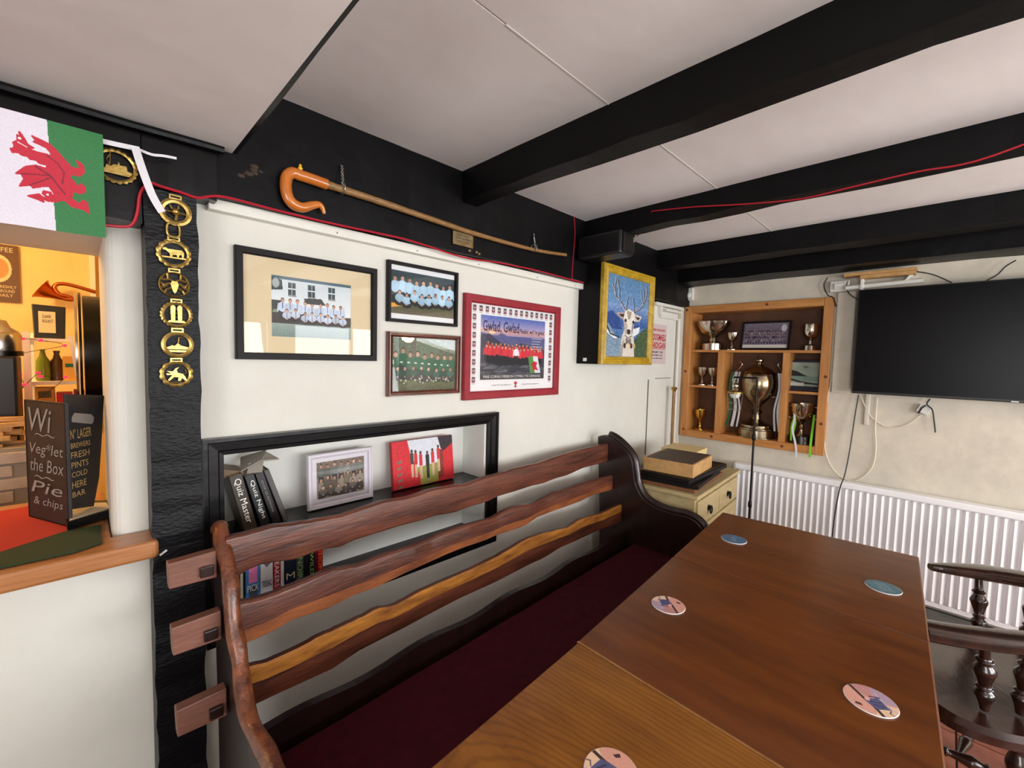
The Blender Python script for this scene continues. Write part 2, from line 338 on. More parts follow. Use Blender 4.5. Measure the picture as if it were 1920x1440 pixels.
def picture(name, Mx, w, h, border, depth, fm, cv, label, cat='picture', mount=None, mountmat=None, prof=FLAT, group=None, pane=True, backing=True):
    t = base(name, tuple(Mx @ Vector((w/2, 0, 0))), 0, label, cat, group)
    MB(Mx).rectsweep(0, 0, w, h, prof(border, depth)).build('frame', fm, t, smooth=False)
    if backing: MB(Mx).box(border*.6, w-border*.6, border*.6, h-border*.6, .0, depth*.3).build('backing_board', M['frame_black'], t)
    l, b_, r_, t_ = mount or (border, border, border, border); z = depth*.36
    if mount: MB(Mx).rectsweep(border*.8, border*.8, w-border*.8, h-border*.8, [(0, z), (0, z+.001), (l-border*.8, z+.001), (l-border*.8, z)]) if False else None
    if mount:
        mb = MB(Mx); b8 = border*.8
        mb.box(b8, l, b8, h-b8, z-.001, z+.0012).box(w-r_, w-b8, b8, h-b8, z-.001, z+.0012).box(l, w-r_, b8, b_, z-.001, z+.0012).box(l, w-r_, h-t_, h-b8, z-.001, z+.0012)
        mb.build('mount', mountmat, t)
    cv.mesh('print', Mx @ Matrix.Translation((0, 0, z)), l, b_, w-r_, h-t_, t)
    if pane: glass(Mx, border*.9, border*.9, w-border*.9, h-border*.9, depth*.62, t)
    return t

# ================================================================ THE SETTING
XR = 3.35; YB = 1.5; ZC = 2.22; ZL = 2.02
mb = MB(); mb.box(-2.1, 3.6, -2.9, 1.5, -.06, -.008)
floor = struct('floor', mb, M['grout'])
tm = None; k = 0
T = .152
for i in range(17):
    for j in range(12):
        x = .80+i*T; y = -1.02+j*T
        if x+T > XR-.02: continue
        if tm is None:
            o = MB().box(x+.003, x+T-.003, y+.003, y+T-.003, -.008, 0).build('floor_tile', M['tile'], floor, bevel=.0015); tm = (o, x, y); W.pop(o, None)
        else:
            o = tm[0].copy(); C.objects.link(o); o.parent = floor; o.location = (x-tm[1], y-tm[2], random.uniform(-.0008, .0004))
        k += 1
# wall_back: picture wall with the bar hatch and the book niche
HX0, HX1, HZ0, HZ1, WT = -.95, .048, .945, 1.748, 1.85
NX0, NX1, NZ0, NZ1, NY = .29, 1.325, .645, 1.163, 1.66
mb = MB(); mb.box(-2.1, HX0, YB, WT, 0, 2.3).box(HX0, HX1, YB, WT, 0, HZ0).box(HX0, HX1, YB, WT, HZ1, 2.3)
R = .036
arc = [(HX1+R-R*math.cos(a*PI/12), YB+R-R*math.sin(a*PI/12)) for a in range(7)]
mb.prism([(NX0, YB), (NX0, WT), (HX1, WT)]+arc, HZ0, 2.3).box(HX1, NX0, YB, WT, 0, HZ0)
mb.box(NX0, NX1, YB, WT, 0, NZ0).box(NX0, NX1, YB, WT, NZ1, 2.3).box(NX0, NX1, NY, WT, NZ0, NZ1).box(NX1, XR+.3, YB, WT, 0, 2.3)
struct('wall_back', mb, M['plaster'])
# wall_right with the opening for the trophy cabinet
CY0, CY1, CZ0, CZ1 = .527, 1.462, .897, 1.898
mb = MB(); mb.box(XR, XR+.3, CY1-.02, YB, 0, 2.3).box(XR, XR+.3, CY0+.02, CY1-.02, 0, CZ0+.02).box(XR, XR+.3, CY0+.02, CY1-.02, CZ1-.02, 2.3).box(XR, XR+.3, -2.9, CY0+.02, 0, 2.3)
mb.box(XR+.24, XR+.3, CY0, CY1, CZ0, CZ1)
struct('wall_right', mb, M['plaster_right'])
# walls behind the camera, with three windows
def wallwin(name, horiz, wins, lo, hi, at, th):
    mb = MB(); cur = lo
    def b(a0, a1, z0, z1):
        if horiz: mb.box(a0, a1, at-th, at, z0, z1)
        else: mb.box(at-th, at, a0, a1, z0, z1)
    for a0, a1 in wins:
        b(cur, a0, 0, 2.3); b(a0, a1, 0, .76); b(a0, a1, 1.88, 2.3); cur = a1
    b(cur, hi, 0, 2.3); return struct(name, mb, M['plaster_white'])
wallwin('wall_front', True, [(.1, 1.6), (1.8, 3.3)], -2.1, 3.65, -2.6, .25)
wallwin('wall_left', False, [(-1.7, -.3)], -2.85, 1.5, -1.8, .25)
def winframe(n, horiz, a0, a1, at):
    mb = MB()
    def b(p0, p1, z0, z1):
        if horiz: mb.box(p0, p1, at-.03, at+.01, z0, z1)
        else: mb.box(at-.03, at+.01, p0, p1, z0, z1)
    b(a0, a1, .76, .82); b(a0, a1, 1.82, 1.88); b(a0, a0+.05, .76, 1.88); b(a1-.05, a1, .76, 1.88); b((a0+a1)/2-.02, (a0+a1)/2+.02, .76, 1.88); b(a0, a1, 1.3, 1.33)
    struct('window_%d' % n, mb, M['white_trim'])
winframe(1, True, .1, 1.6, -2.62); winframe(2, True, 1.8, 3.3, -2.62); winframe(3, False, -1.7, -.3, -1.82)
# ceiling: high part in panels (joint at y=.75), low part over the bar side
mb = MB(); mb.box(.30, 3.6, .753, 1.55, ZC, ZC+.08).box(.30, 3.6, -2.9, .748, ZC, ZC+.08).box(.30, 3.6, .74, .76, ZC+.004, ZC+.08)
mb.box(-2.1, .3135, -2.9, 1.47, ZL-.003, ZL+.012).box(-2.1, .30, -2.9, 1.55, ZC+.03, ZC+.08)
struct('ceiling', mb, M['ceiling'])
mb = MB(); mb.box(.70, 3.3, .749, .7525, ZC-.0015, ZC+.002); struct('trim_1', mb, M['white_trim'])
mb = MB()   # dark ragged edge of the low ceiling
prev = None; pts = []
for i in range(40):
    y = 1.47-i*.105; pts.append((.326-.006*max(0, min(1, (1.2-y)/.6))+random.uniform(-.0015, .0015), y))
mb.prism([(x, y) for x, y in pts]+[(.308, pts[-1][1]), (.308, pts[0][1])], ZL-.002, ZL+.03); struct('trim_2', mb, M['black_gloss'])
struct('trim_3', MB().box(.300, .312, -2.7, 1.46, ZL+.01, ZC), M['ceiling'])
# black timbers
def timber(x0, x1, y0, y1, z0, z1, wob=.006, n=26, ax='y'):
    mb = MB(); secs = []
    for i in range(n+1):
        t = i/n; r = lambda: random.uniform(-wob, wob)
        if ax == 'y': y = y0+(y1-y0)*t; secs.append([(x0+r(), y, z0+r()*.9), (x1+r(), y, z0+r()*.9), (x1+r(), y, z1), (x0+r()*.5, y, z1)])
        else: x = x0+(x1-x0)*t; secs.append([(x, y0+r(), z0+r()), (x, y1, z0+r()), (x, y1, z1), (x, y0+r()*.5, z1)])
    for a, b in zip(secs, secs[1:]): mb.add(a+b, [(j, (j+1) % 4, 4+(j+1) % 4, 4+j) for j in range(4)])
    mb.add(secs[0]+secs[-1], [(0, 1, 2, 3), (4, 5, 6, 7)]); return mb
def beamthing(mbx, label, matn='black_beam'):
    o = mbx.build('ceiling_beam', M[matn], smooth=True); tag(o, label, 'beam'); return o
beamthing(timber(1.12, 1.20, -2.55, 1.44, 2.098, ZC), 'black ceiling beam nearest the crook, largest of those crossing the ceiling')
beamthing(timber(1.965, 2.05, -2.55, 1.44, 2.12, ZC, .005), 'black ceiling beam above the speaker, with the red cord along it')
beamthing(timber(2.79, 2.93, -2.55, 1.44, 2.10, ZC, .004), 'black ceiling beam second from the television wall')
beamthing(timber(3.12, 3.345, -2.55, 1.49, 2.045, ZC, .004), 'black ceiling beam against the television wall, just over the screen')
o = timber(.262, 3.34, 1.44, 1.5, 1.895, ZC, .004, 40, 'x').build('wall_beam', M['black_beam'], smooth=True); tag(o, 'long black wall beam along the top of the picture wall, behind the crook', 'beam')
o = timber(-1.7, .118, 1.425, 1.5, 1.778, ZL-.002, .003, 30, 'x').build('wall_beam', M['black_gloss'], smooth=True); tag(o, 'black wall beam over the bar hatch, behind the flag', 'beam')
o = timber(.120, .275, 1.428, 1.5, 1.876, ZL-.002, .002, 6, 'x').build('beam_end', M['black_gloss'], smooth=True); tag(o, 'short black beam end wrapped over the top of the post', 'beam')
o = MB().tube([(-1.7, 1.415, ZL-.022), (.1, 1.415, ZL-.016), (.29, 1.417, ZL-.010)], .011, 8).build('beam_batten', M['black_gloss'], smooth=True); tag(o, 'thin glossy black round batten under the low ceiling above the flag', 'batten')
# the black post
mb = MB(); secs = []
for i in range(60):
    z = i/59*1.868; t = 0; r = lambda: random.uniform(-.0025, .0025)
    secs.append([(.121+r(), 1.42+r(), z), (.229+r(), 1.42+r(), z), (.229, 1.5, z), (.121, 1.5, z)])
for a, b in zip(secs, secs[1:]): mb.add(a+b, [(j, (j+1) % 4, 4+(j+1) % 4, 4+j) for j in range(4)])
mb.add(secs[0]+secs[-1], [(0, 1, 2, 3), (4, 5, 6, 7)])
post = mb.build('timber_post', M['hewn'], smooth=True); tag(post, 'rough hewn black timber post carrying the horse brasses', 'post')
# column by the stag painting
o = MB().box(2.006, 2.30, 1.352, 1.5, 1.447, 2.12).build('wall_column', M['black_beam'], bevel=.004); tag(o, 'boxed black column stub behind the stag painting', 'column')
MB(frame((2.0055, 1.44, 1.47), (0, -1, 0), (0, 0, 1))).box(-.012, .012, -.008, .01, 0, .001).build('price_sticker', M['paper'], o)
# white lath under the wall beam
mb = MB(); mb.box(.262, 2.03, 1.468, 1.5, 1.862, 1.893); struct('trim_4', mb, M['white_trim'], bevel=.003)
MBx = MB()
for x in (.62, .93, 1.24, 1.62, 1.93): MBx.tube([(x, 1.469, 1.872), (x, 1.4655, 1.872)], .0025, 8)
struct('trim_5', MBx, M['steel'])
# baseboards, corner boxing and trunking
struct('baseboard_right', MB().box(3.318, XR, -2.6, 1.5, 0, .13), M['baseboard'], bevel=.004)
struct('baseboard_back', MB().box(.25, 3.3, 1.475, 1.5, 0, .12), M['baseboard'], bevel=.004)
struct('trim_6', MB().box(3.285, XR, 1.475, 1.5, .78, 1.885), M['plaster_right'], bevel=.004)
struct('trim_7', MB().tube([(3.262, 1.478, .8), (3.262, 1.478, 1.80)], .011, 10), M['white_plastic'], smooth=True)
mb = MB(); mb.box(2.86, 3.30, 1.462, 1.5, 1.865, 1.887).box(3.0, 3.26, 1.455, 1.5, 1.835, 1.850).box(2.95, 2.97, 1.47, 1.5, 1.80, 1.87).box(2.97, 3.25, 1.48, 1.5, 1.785, 1.80)
struct('trim_8', mb, M['white_plastic'], bevel=.002)
struct('trim_9', MB().box(2.852, 2.858, 1.494, 1.5, .8, 1.34).box(2.96, 3.2, 1.494, 1.5, 1.345, 1.349), M['baseboard'])
# ================================================================ BAR ROOM BEHIND THE HATCH
mb = MB(); mb.box(-2.1, .9, 3.6, 3.7, 0, 2.3).box(.62, .7, WT, 3.6, 0, 2.3).box(-2.1, -2.0, WT, 3.6, 0, 2.3)
struct('wall_bar', mb, M['bar_wall'])
struct('ceiling_bar', MB().box(-2.1, .9, WT, 3.7, 2.25, 2.33), M['ceiling'])
struct('floor_bar', MB().box(-2.1, .9, 1.5, 3.7, -.06, 0), M['grout'])
struct('trim_10', MB().box(.052, .075, 3.50, 3.6, 1.0, 2.2), M['white_trim'])
c = MB().prism([(-.95, 1.392), (.126, 1.392), (.131, 1.40), (.131, 1.4995), (.047, 1.4995), (.047, 2.0), (-.95, 2.0)], .938, .984).build('bar_counter', M['counter'], bevel=.009)
tag(c, 'varnished wooden counter top of the bar hatch', 'counter')

# towel (red and green halves, draped flat)
def cloth(name, poly, z, mt, parent=None, n=1, amp=.002):
    mb = MB(); k = len(poly); c_ = (sum(p[0] for p in poly)/k, sum(p[1] for p in poly)/k)
    for zz in (0,): pass
    mb.prism(poly, z, z+.005); return mb.build(name, mt, parent, bevel=.002)
tw = base('bar_towel', (-.15, 1.6, .985), 0, 'red and green towelling bar runner on the hatch counter', 'towel')
cloth('red_panel', [(-.52, 1.86), (-.08, 1.93), (-.03, 1.60), (-.30, 1.43), (-.52, 1.43)], .9855, M['red_towel'], tw)
cloth('green_panel', [(-.035, 1.602), (.03, 1.60), (.028, 1.452), (-.02, 1.425), (-.29, 1.42), (-.29, 1.43)], .9858, M['green_towel'], tw)

# chalkboard table talkers
def fit_quad(Mx, pts, mb, th=.004): pass
t = base('chalkboard', (-.06, 1.72, .991), 0, 'upright chalkboard menu panel on the counter, left of the lager panel', 'sign')
a0, a1 = Vector((-.112, 1.80, 0)), Vector((-.031, 1.625, 0)); u = (a1-a0).normalized(); L_ = (a1-a0).length
Mx = frame(Vector((a0.x, a0.y, .992)), u, (0, 0, 1)); hh = .33
MB(Mx).box(0, L_, 0, hh, -.008, 0).build('board', M['slate'], t, bevel=.001)
MB(Mx).rectsweep(0, 0, L_, hh, [(0, 0), (0, .001), (.003, .001), (.003, 0)]).build('border', M['frame_black'], t)
for i, (s_, y0, y1, x0, x1) in enumerate([('Wi', .245, .31, .02, .13), ('~~~', .232, .242, .05, .14), ('Veg*let', .175, .215, .02, .18), ('the Box', .135, .170, .02, .18), ('~ ~', .115, .124, .04, .13), ('Pie', .075, .108, .02, .17), ('& chips', .035, .064, .03, .17)]):
    if s_.startswith('~'):
        mb = MB(Mx); mb.tube([(x0+(x1-x0)*q/8, (y0+y1)/2+.003*math.sin(q*1.5), .001) for q in range(9)], .0012, 5); mb.build('lettering', M['chalk'], t)
    else: text('lettering', s_, Mx, x0, y0, x1, y1, M['chalk'], t, z=.0012, shear=.2)
t = base('lager_sign', (.02, 1.70, .985), 0, 'dark bottle-shaped menu sign with gold lettering beside the chalkboard', 'sign')
a0, a1 = Vector((-.028, 1.655, 0)), Vector((.047, 1.74, 0)); u = (a1-a0).normalized(); L_ = (a1-a0).length
Mx = frame(Vector((a0.x, a0.y, .995)), u, (0, 0, 1))
poly = [(.0, .035), (L_*.62, .02), (L_*.80, .10), (L_*.90, .2), (L_*1.02, .335), (-.003, .35), (-.002, .2)]
MB(Mx).prism(poly, -.007, 0).build('board', M['slate'], t, bevel=.001)
MB(Mx).prism([(.012, .272), (.012, .285), (.02, .296), (.07, .286), (.078, .276), (.075, .262), (.07, .258)], .0003, .0014).build('lettering', M['chalk'], t)
for i, (s_, y0, y1) in enumerate([('N° LAGER', .225, .252), ('BREWERS', .200, .214), ('FRESH', .172, .19), ('PINTS', .145, .162), ('COLD', .120, .135), ('HERE', .09, .108), ('BAR', .065, .08)]):
    text('lettering', s_, Mx, .006, y0, .068-.004*i, y1, M['gold_ink'], t, z=.0012)
tr = MB().prism([(-.034, 1.60), (.058, 1.66), (.060, 1.76), (-.055, 1.83)], .991, 1.012).build('sign_base', M['black_gloss'], t)
MB().prism([(-.03, 1.612), (.05, 1.665), (.045, 1.735), (-.03, 1.78)], 1.0125, 1.0135).build('card', M['mount'], t)

# back-bar shelf rack
t = base('shelf_rack', (-.08, 2.85, 0), 0, 'white ladder shelf rack behind the bar with bottles and boxes', 'shelf')
for x0, x1 in ((-.172, -.150),): MB().box(x0, x1, 2.78, 2.80, 0, 1.53).build('upright', M['white_trim'], t)
MB().hexa([(-.035, 2.78, 1.52), (-.02, 2.78, 1.52), (-.02, 2.80, 1.52), (-.035, 2.80, 1.52)], [(.03, 2.78, .9), (.045, 2.78, .9), (.045, 2.80, .9), (.03, 2.80, .9)]).build('upright', M['white_trim'], t)
MB().box(-.172, -.150, 3.0, 3.02, 0, 1.53).build('upright', M['white_trim'], t)
for z, xr in ((1.505, -.02), (1.315, -.005), (1.06, .02)): MB().box(-.172, xr, 2.79, 3.02, z-.014, z).build('shelf', M['white_trim'], t)
o = base('coffee_bag', (-.09, 2.86, 1.505), 0, 'black coffee bag with a cream label on the top shelf of the rack', 'bag')
MB().hexa([(-.14, 2.83, 1.505), (-.045, 2.83, 1.505), (-.045, 2.89, 1.505), (-.14, 2.89, 1.505)], [(-.145, 2.85, 1.655), (-.04, 2.85, 1.65), (-.04, 2.86, 1.65), (-.145, 2.86, 1.655)]).build('body', M['black_plastic'], o, bevel=.004)
Mx = frame((-.125, 2.828, 1.53), (1, 0, 0), (0, .13, 1)); MB(Mx).box(0, .052, 0, .095, 0, .001).build('label_patch', M['mount'], o); text('lettering', 'DARK\nROAST', Mx, .012, .045, .045, .08, M['black_ink'], o, z=.0015)
o = MB().lathe([(.002, 0), (.022, 0), (.024, .02), (.022, .09), (.012, .11), (.008, .13), (.009, .14), (.001, .14)], (-.118, 2.86, 1.316), 16).build('bottle', colmat((112, 128, 36), .25), smooth=True); tag(o, 'green glass bottle on the middle shelf of the rack', 'bottle')
o = MB().lathe([(.002, 0), (.024, 0), (.024, .085), (.014, .1), (.009, .12), (.012, .135), (.001, .135)], (-.075, 2.88, 1.316), 16).build('bottle', colmat((86, 60, 26), .25), smooth=True); tag(o, 'brown sauce bottle between the green bottle and the yellow box', 'bottle')
o = base('tea_box', (-.03, 2.86, 1.316), 0, 'yellow cardboard box with a green stripe on the middle shelf', 'box')
MB().box(-.056, -.004, 2.83, 2.9, 1.316, 1.426).build('carton', colmat((238, 180, 70)), o); MB().box(-.048, -.005, 2.8285, 2.8295, 1.378, 1.394).build('stripe', colmat((40, 120, 90)), o)
o = base('snack_box', (-.11, 2.88, 1.061), 0, 'yellow printed snack box on the lower shelf', 'box')
MB().box(-.145, -.085, 2.84, 2.93, 1.061, 1.285).build('carton', colmat((214, 150, 50)), o); MB().box(-.135, -.095, 2.8385, 2.8395, 1.24, 1.27).build('stripe', colmat((90, 84, 20)), o)
o = MB().box(-.08, -.028, 2.84, 2.93, 1.061, 1.26).build('sweet_box', colmat((224, 28, 34))); tag(o, 'bright red box beside the yellow snack box', 'box')
o = MB().box(-.024, .012, 2.84, 2.93, 1.061, 1.27).build('sweet_box', colmat((150, 18, 26))); tag(o, 'darker red box at the end of the lower shelf', 'box')
# bugle on the wall
hp = [P(*a, 1, 3.45) for a in ((75, 541), (95, 551), (120, 560), (136, 562), (128, 556), (112, 552), (103, 542), (103, 536), (112, 532), (135, 535), (180, 548))]
hp = smoothpath(hp, 5); k = len(hp); rr = [.05*max(0, 1-i/10)**1.6+.010 for i in range(k)]
o = MB().tube(hp, rr, 10).build('bugle', M['copper'], smooth=True); tag(o, 'copper bugle hanging on the yellow wall behind the bar', 'bugle')
# coffee poster
pa = P(-40, 452, 1, 3.58); pb = P(38, 568, 1, 3.58)
t = base('coffee_poster', (pa.x+.12, 3.59, pb.z), 0, 'dark coffee poster with a pale round cup on the bar wall', 'poster')
Mx = backplane(pa.x, pb.z, 3.588); ww, hh = pb.x-pa.x, pa.z-pb.z
cv = Canvas(60, 80, (92, 60, 42)); cv.ell(.45, .42, .36, .24, (214, 190, 150)); cv.ell(.45, .42, .28, .18, (180, 130, 80)); cv.noise(4)
MB(Mx).box(0, ww, 0, hh, 0, .006).build('board', M['slate'], t); cv.mesh('print', Mx @ Matrix.Translation((0, 0, .0065)), 0, 0, ww, hh, t)
text('lettering', 'COFFEE', Mx, ww*.08, hh*.87, ww*.86, hh*.95, M['mount'], t, z=.008)
for i, s_ in enumerate(('FRESHLY', 'GROUND', 'DAILY')): text('lettering', s_, Mx, ww*.42, hh*(.24-.075*i), ww*(.92-.05*i), hh*(.29-.075*i), M['mount'], t, z=.008)
# coffee grinder
t = base('coffee_grinder', (-.24, 2.55, 1.2), 0, 'steel and black coffee machine at the left edge of the hatch', 'coffee machine')
MB().lathe([(.001, 0), (.055, 0), (.058, .01), (.058, .07), (.05, .085), (.03, .1), (.02, .125), (.001, .13)], (-.218, 2.58, 1.44), 20).build('hopper', M['steel'], t, smooth=True)
MB().box(-.30, -.170, 2.505, 2.68, 1.0, 1.43).build('body', M['black_plastic'], t, bevel=.01)
MB().lathe([(.001, 0), (.062, 0), (.062, .018), (.001, .018)], (-.218, 2.58, 1.430), 20).build('collar', M['black_gloss'], t, smooth=True)
# round drum lens
t = base('round_drum', (.03, 2.25, 1.2), 0, 'large glossy black round drum with chrome rim at the hatch edge', 'drum')
def ringx(name, x0, x1, r0, r1, mt, cy=2.33, cz=1.45):
    mb = MB(frame((0, cy, cz), (0, 1, 0), (0, 0, 1))); n = 40; pr = [(r0, x0), (r1, x0), (r1, x1), (r0, x1)]
    vs = [(r*math.cos(2*PI*j/n), r*math.sin(2*PI*j/n), z) for r, z in pr for j in range(n)]
    mb.add(vs, [(i*n+j, i*n+(j+1) % n, ((i+1) % 4)*n+(j+1) % n, ((i+1) % 4)*n+j) for i in range(4) for j in range(n)]); return mb.build(name, mt, t, smooth=True)
ringx('shell', .012, .062, .001, .215, M['black_gloss']); ringx('rim', .000, .007, .17, .225, M['black_gloss']); ringx('chrome_hoop', -.010, -.004, .19, .222, M['steel']); ringx('chrome_hoop', .064, .068, .19, .219, M['steel'])
# bricks and kindling left
t = base('brick_ledge', (-.25, 2.45, .80), 0, 'low pale brick ledge behind the counter under the kindling', 'ledge')
MB().box(-.62, -.11, 2.362, 2.5, .0, 1.10).build('core', M['mortar'], t)
mm = None
for r in range(4):
    for c_ in range(6):
        x = -.60+c_*.085+(.04 if r % 2 else 0); z = .905+r*.047
        if x+.078 > -.105: continue
        if mm is None: mm = (MB().box(x, x+.078, 2.352, 2.40, z, z+.040).build('brick', M['brick'], t, bevel=.003), x, z)
        else: o = mm[0].copy(); C.objects.link(o); o.parent = t; o.location = (x-mm[1], random.uniform(-.002, .002), z-mm[2])
for i in range(26):
    x = -.42+random.uniform(0, .16); y = 2.40+random.uniform(0, .08); z = 1.108+(i//6)*.022+random.uniform(0, .003); a = random.uniform(-.16, .16); l = .12
    o = MB(Matrix.Translation((x+.05, y, z)) @ Matrix.Rotation(a, 4, 'Y') @ Matrix.Rotation(a*.8, 4, 'Z')).box(-l, l*.9, -.011, .011, -.008, .009).build('kindling_stick', M['kindling'], bevel=.002)
    tag(o, 'split pale kindling stick in the pile on the brick ledge', 'stick', 'kindling sticks on the brick ledge')
# fairy lights
led = [(42, 635), (76, 638), (121, 648), (33, 664), (33, 678), (37, 703), (45, 721), (37, 733), (71, 699), (76, 706), (123, 707), (63, 754)]
t = base('fairy_lights', (-.15, 2.7, 1.1), 0, 'string of glowing red fairy lights round the bar shelf', 'fairy lights')
pts = [P(a, b, 1, 2.74) for a, b in led]
MB().tube(smoothpath(pts, 3), .0012, 5).build('wire', M['black_cable'], t)
b0 = MB().sphere(pts[0], .0085, 10, .7).build('bulb', M['led_red'], t, smooth=True)
for p in pts[1:]:
    o = b0.copy(); C.objects.link(o); o.parent = t; o.location = p-pts[0]

# ================================================================ FLAG, TAPE, BRASSES
fc = Canvas(170, 235, (222, 214, 226)); 
def fz(p): return [((x*1/4.8-(-16))/215, (y/4.8+180-212)/230) for x, y in p]
fc.rect(.0, 0, 1, 1, (222, 214, 226)); fc.poly([(.474, -.1), (1.1, -.1), (1.1, 1.1), (.53, 1.1)], (44, 116, 62))
RED = (190, 26, 52); DK = (120, 18, 44)
body = [(165,330),(205,385),(235,440),(290,460),(255,488),(370,492),(480,498),(520,470),(600,540),(640,600),(600,690),(640,700),(690,760),(715,720),(755,745),(752,800),(700,830),(640,800),(590,800),(605,880),(640,940),(700,945),(725,890),(770,905),(785,1020),(740,985),(620,975),(540,915),(480,955),(400,965),(345,950),(362,985),(310,968),(218,950),(320,908),(345,930),(400,938),(350,900),(360,868),(425,868),(440,905),(462,880),(410,812),(350,828),(270,862),(240,840),(150,870),(192,790),(170,745),(120,752),(210,660),(300,625),(392,635),(402,600),(330,600),(300,575),(250,580),(230,558),(180,558),(150,540),(100,552),(85,520),(120,500),(112,450),(150,425),(150,370),(175,395)]
fore = [(270,345),(345,362),(430,385),(490,430),(560,505),(600,560),(660,575),(715,562),(682,492),(745,522),(748,600),(715,640),(620,640),(520,560),(450,480),(400,430),(330,410),(285,400),(310,380)]
fc.poly(fz([(x-6, y+5) for x, y in body]), DK); mk = fc.inside(fz(body)) | fc.inside(fz(fore)) | fc.inside(fz([(400,500),(560,530),(650,600),(600,700),(660,780),(610,900),(520,935),(450,860),(430,700),(395,610)])) | fc.inside(fz([(600,880),(700,940),(720,985),(620,975)])); mk = mk | np.roll(mk, 1, 0) | np.roll(mk, -1, 0) | np.roll(mk, 1, 1) | np.roll(mk, -1, 1); mk = mk | np.roll(mk, 1, 0) | np.roll(mk, 1, 1); fc.a[mk] = RED
fc.line(fz([(300, 640), (430, 700), (560, 860)]), .006, DK); fc.line(fz([(170, 745), (300, 720), (430, 700)]), .005, DK); fc.line(fz([(240, 840), (340, 780), (430, 720)]), .005, DK)
fc.line(fz([(400, 500), (500, 560), (560, 640), (540, 760)]), .005, DK); fc.ell(*fz([(170, 400)])[0], .015, .012, (230, 220, 220)); fc.line(fz([(150, 440), (230, 470)]), .004, (230, 200, 210))
fc.ell(*fz([(398, 900)])[0], .022, .02, RED); fc.ell(*fz([(398, 900)])[0], .012, .01, (222, 214, 226)); fc.noise(5)
fx0, fz1 = P(-16, 212, 1, 1.398).x, P(86, 228, 1, 1.398).z
Mx = frame((-.118, 1.397, 1.722), (1, 0, .012), (0, 0, 1))
flag = fc.mesh('flag', Mx, 0, 0, .168, .232, None, disp=lambda x, y: .0025*np.sin(x*42+y*8)*(1-y/.26)+.0015*np.sin(y*30+x*12))
tag(flag, 'small red dragon flag on white and green hanging over the bar hatch', 'flag')
t = base('cotton_tape', (.09, 1.41, 1.94), 0, 'white cotton tape tied beside the flag with its tail hanging', 'ribbon')
def ribbon(name, pts, wd, mt, parent=None, th=.0012, side=(0, 0, 1)):
    pts = [Vector(p) for p in pts]; mb = MB(); vs = []; n = len(pts)
    for i, p in enumerate(pts):
        tg = (pts[min(i+1, n-1)]-pts[max(i-1, 0)]).normalized(); vn = (EYE-p).normalized() if side is None else Vector(side)
        s_ = tg.cross(vn).normalized() if side is None else (vn-tg*vn.dot(tg)).normalized()
        nn = tg.cross(s_).normalized()*th/2; s_ = s_*wd/2; vs += [p-s_-nn, p+s_-nn, p+s_+nn, p-s_+nn]
    fs = [(i*4+j, i*4+(j+1) % 4, i*4+4+(j+1) % 4, i*4+4+j) for i in range(n-1) for j in range(4)]+[(0, 1, 2, 3), tuple(4*n-4+j for j in range(4))]
    return mb.add(vs, fs).build(name, mt, parent, smooth=False)
ribbon('tape', [P(a, b, 1, 1.408) for a, b in ((180, 262), (215, 270), (262, 280))], .011, M['tape'], t)
ribbon('tape', smoothpath([P(a, b, 1, y) for a, b, y in ((262, 281, 1.408), (285, 290, 1.40), (305, 292, 1.405), (331, 297, 1.40))], 3), .006, M['tape'], t)
ribbon('tape', smoothpath([P(a, b, 1, y) for a, b, y in ((254, 278, 1.40), (266, 315, 1.385), (285, 365, 1.38), (304, 398, 1.385))], 4), .016, M['tape'], t, side=(1, -.1, .35))

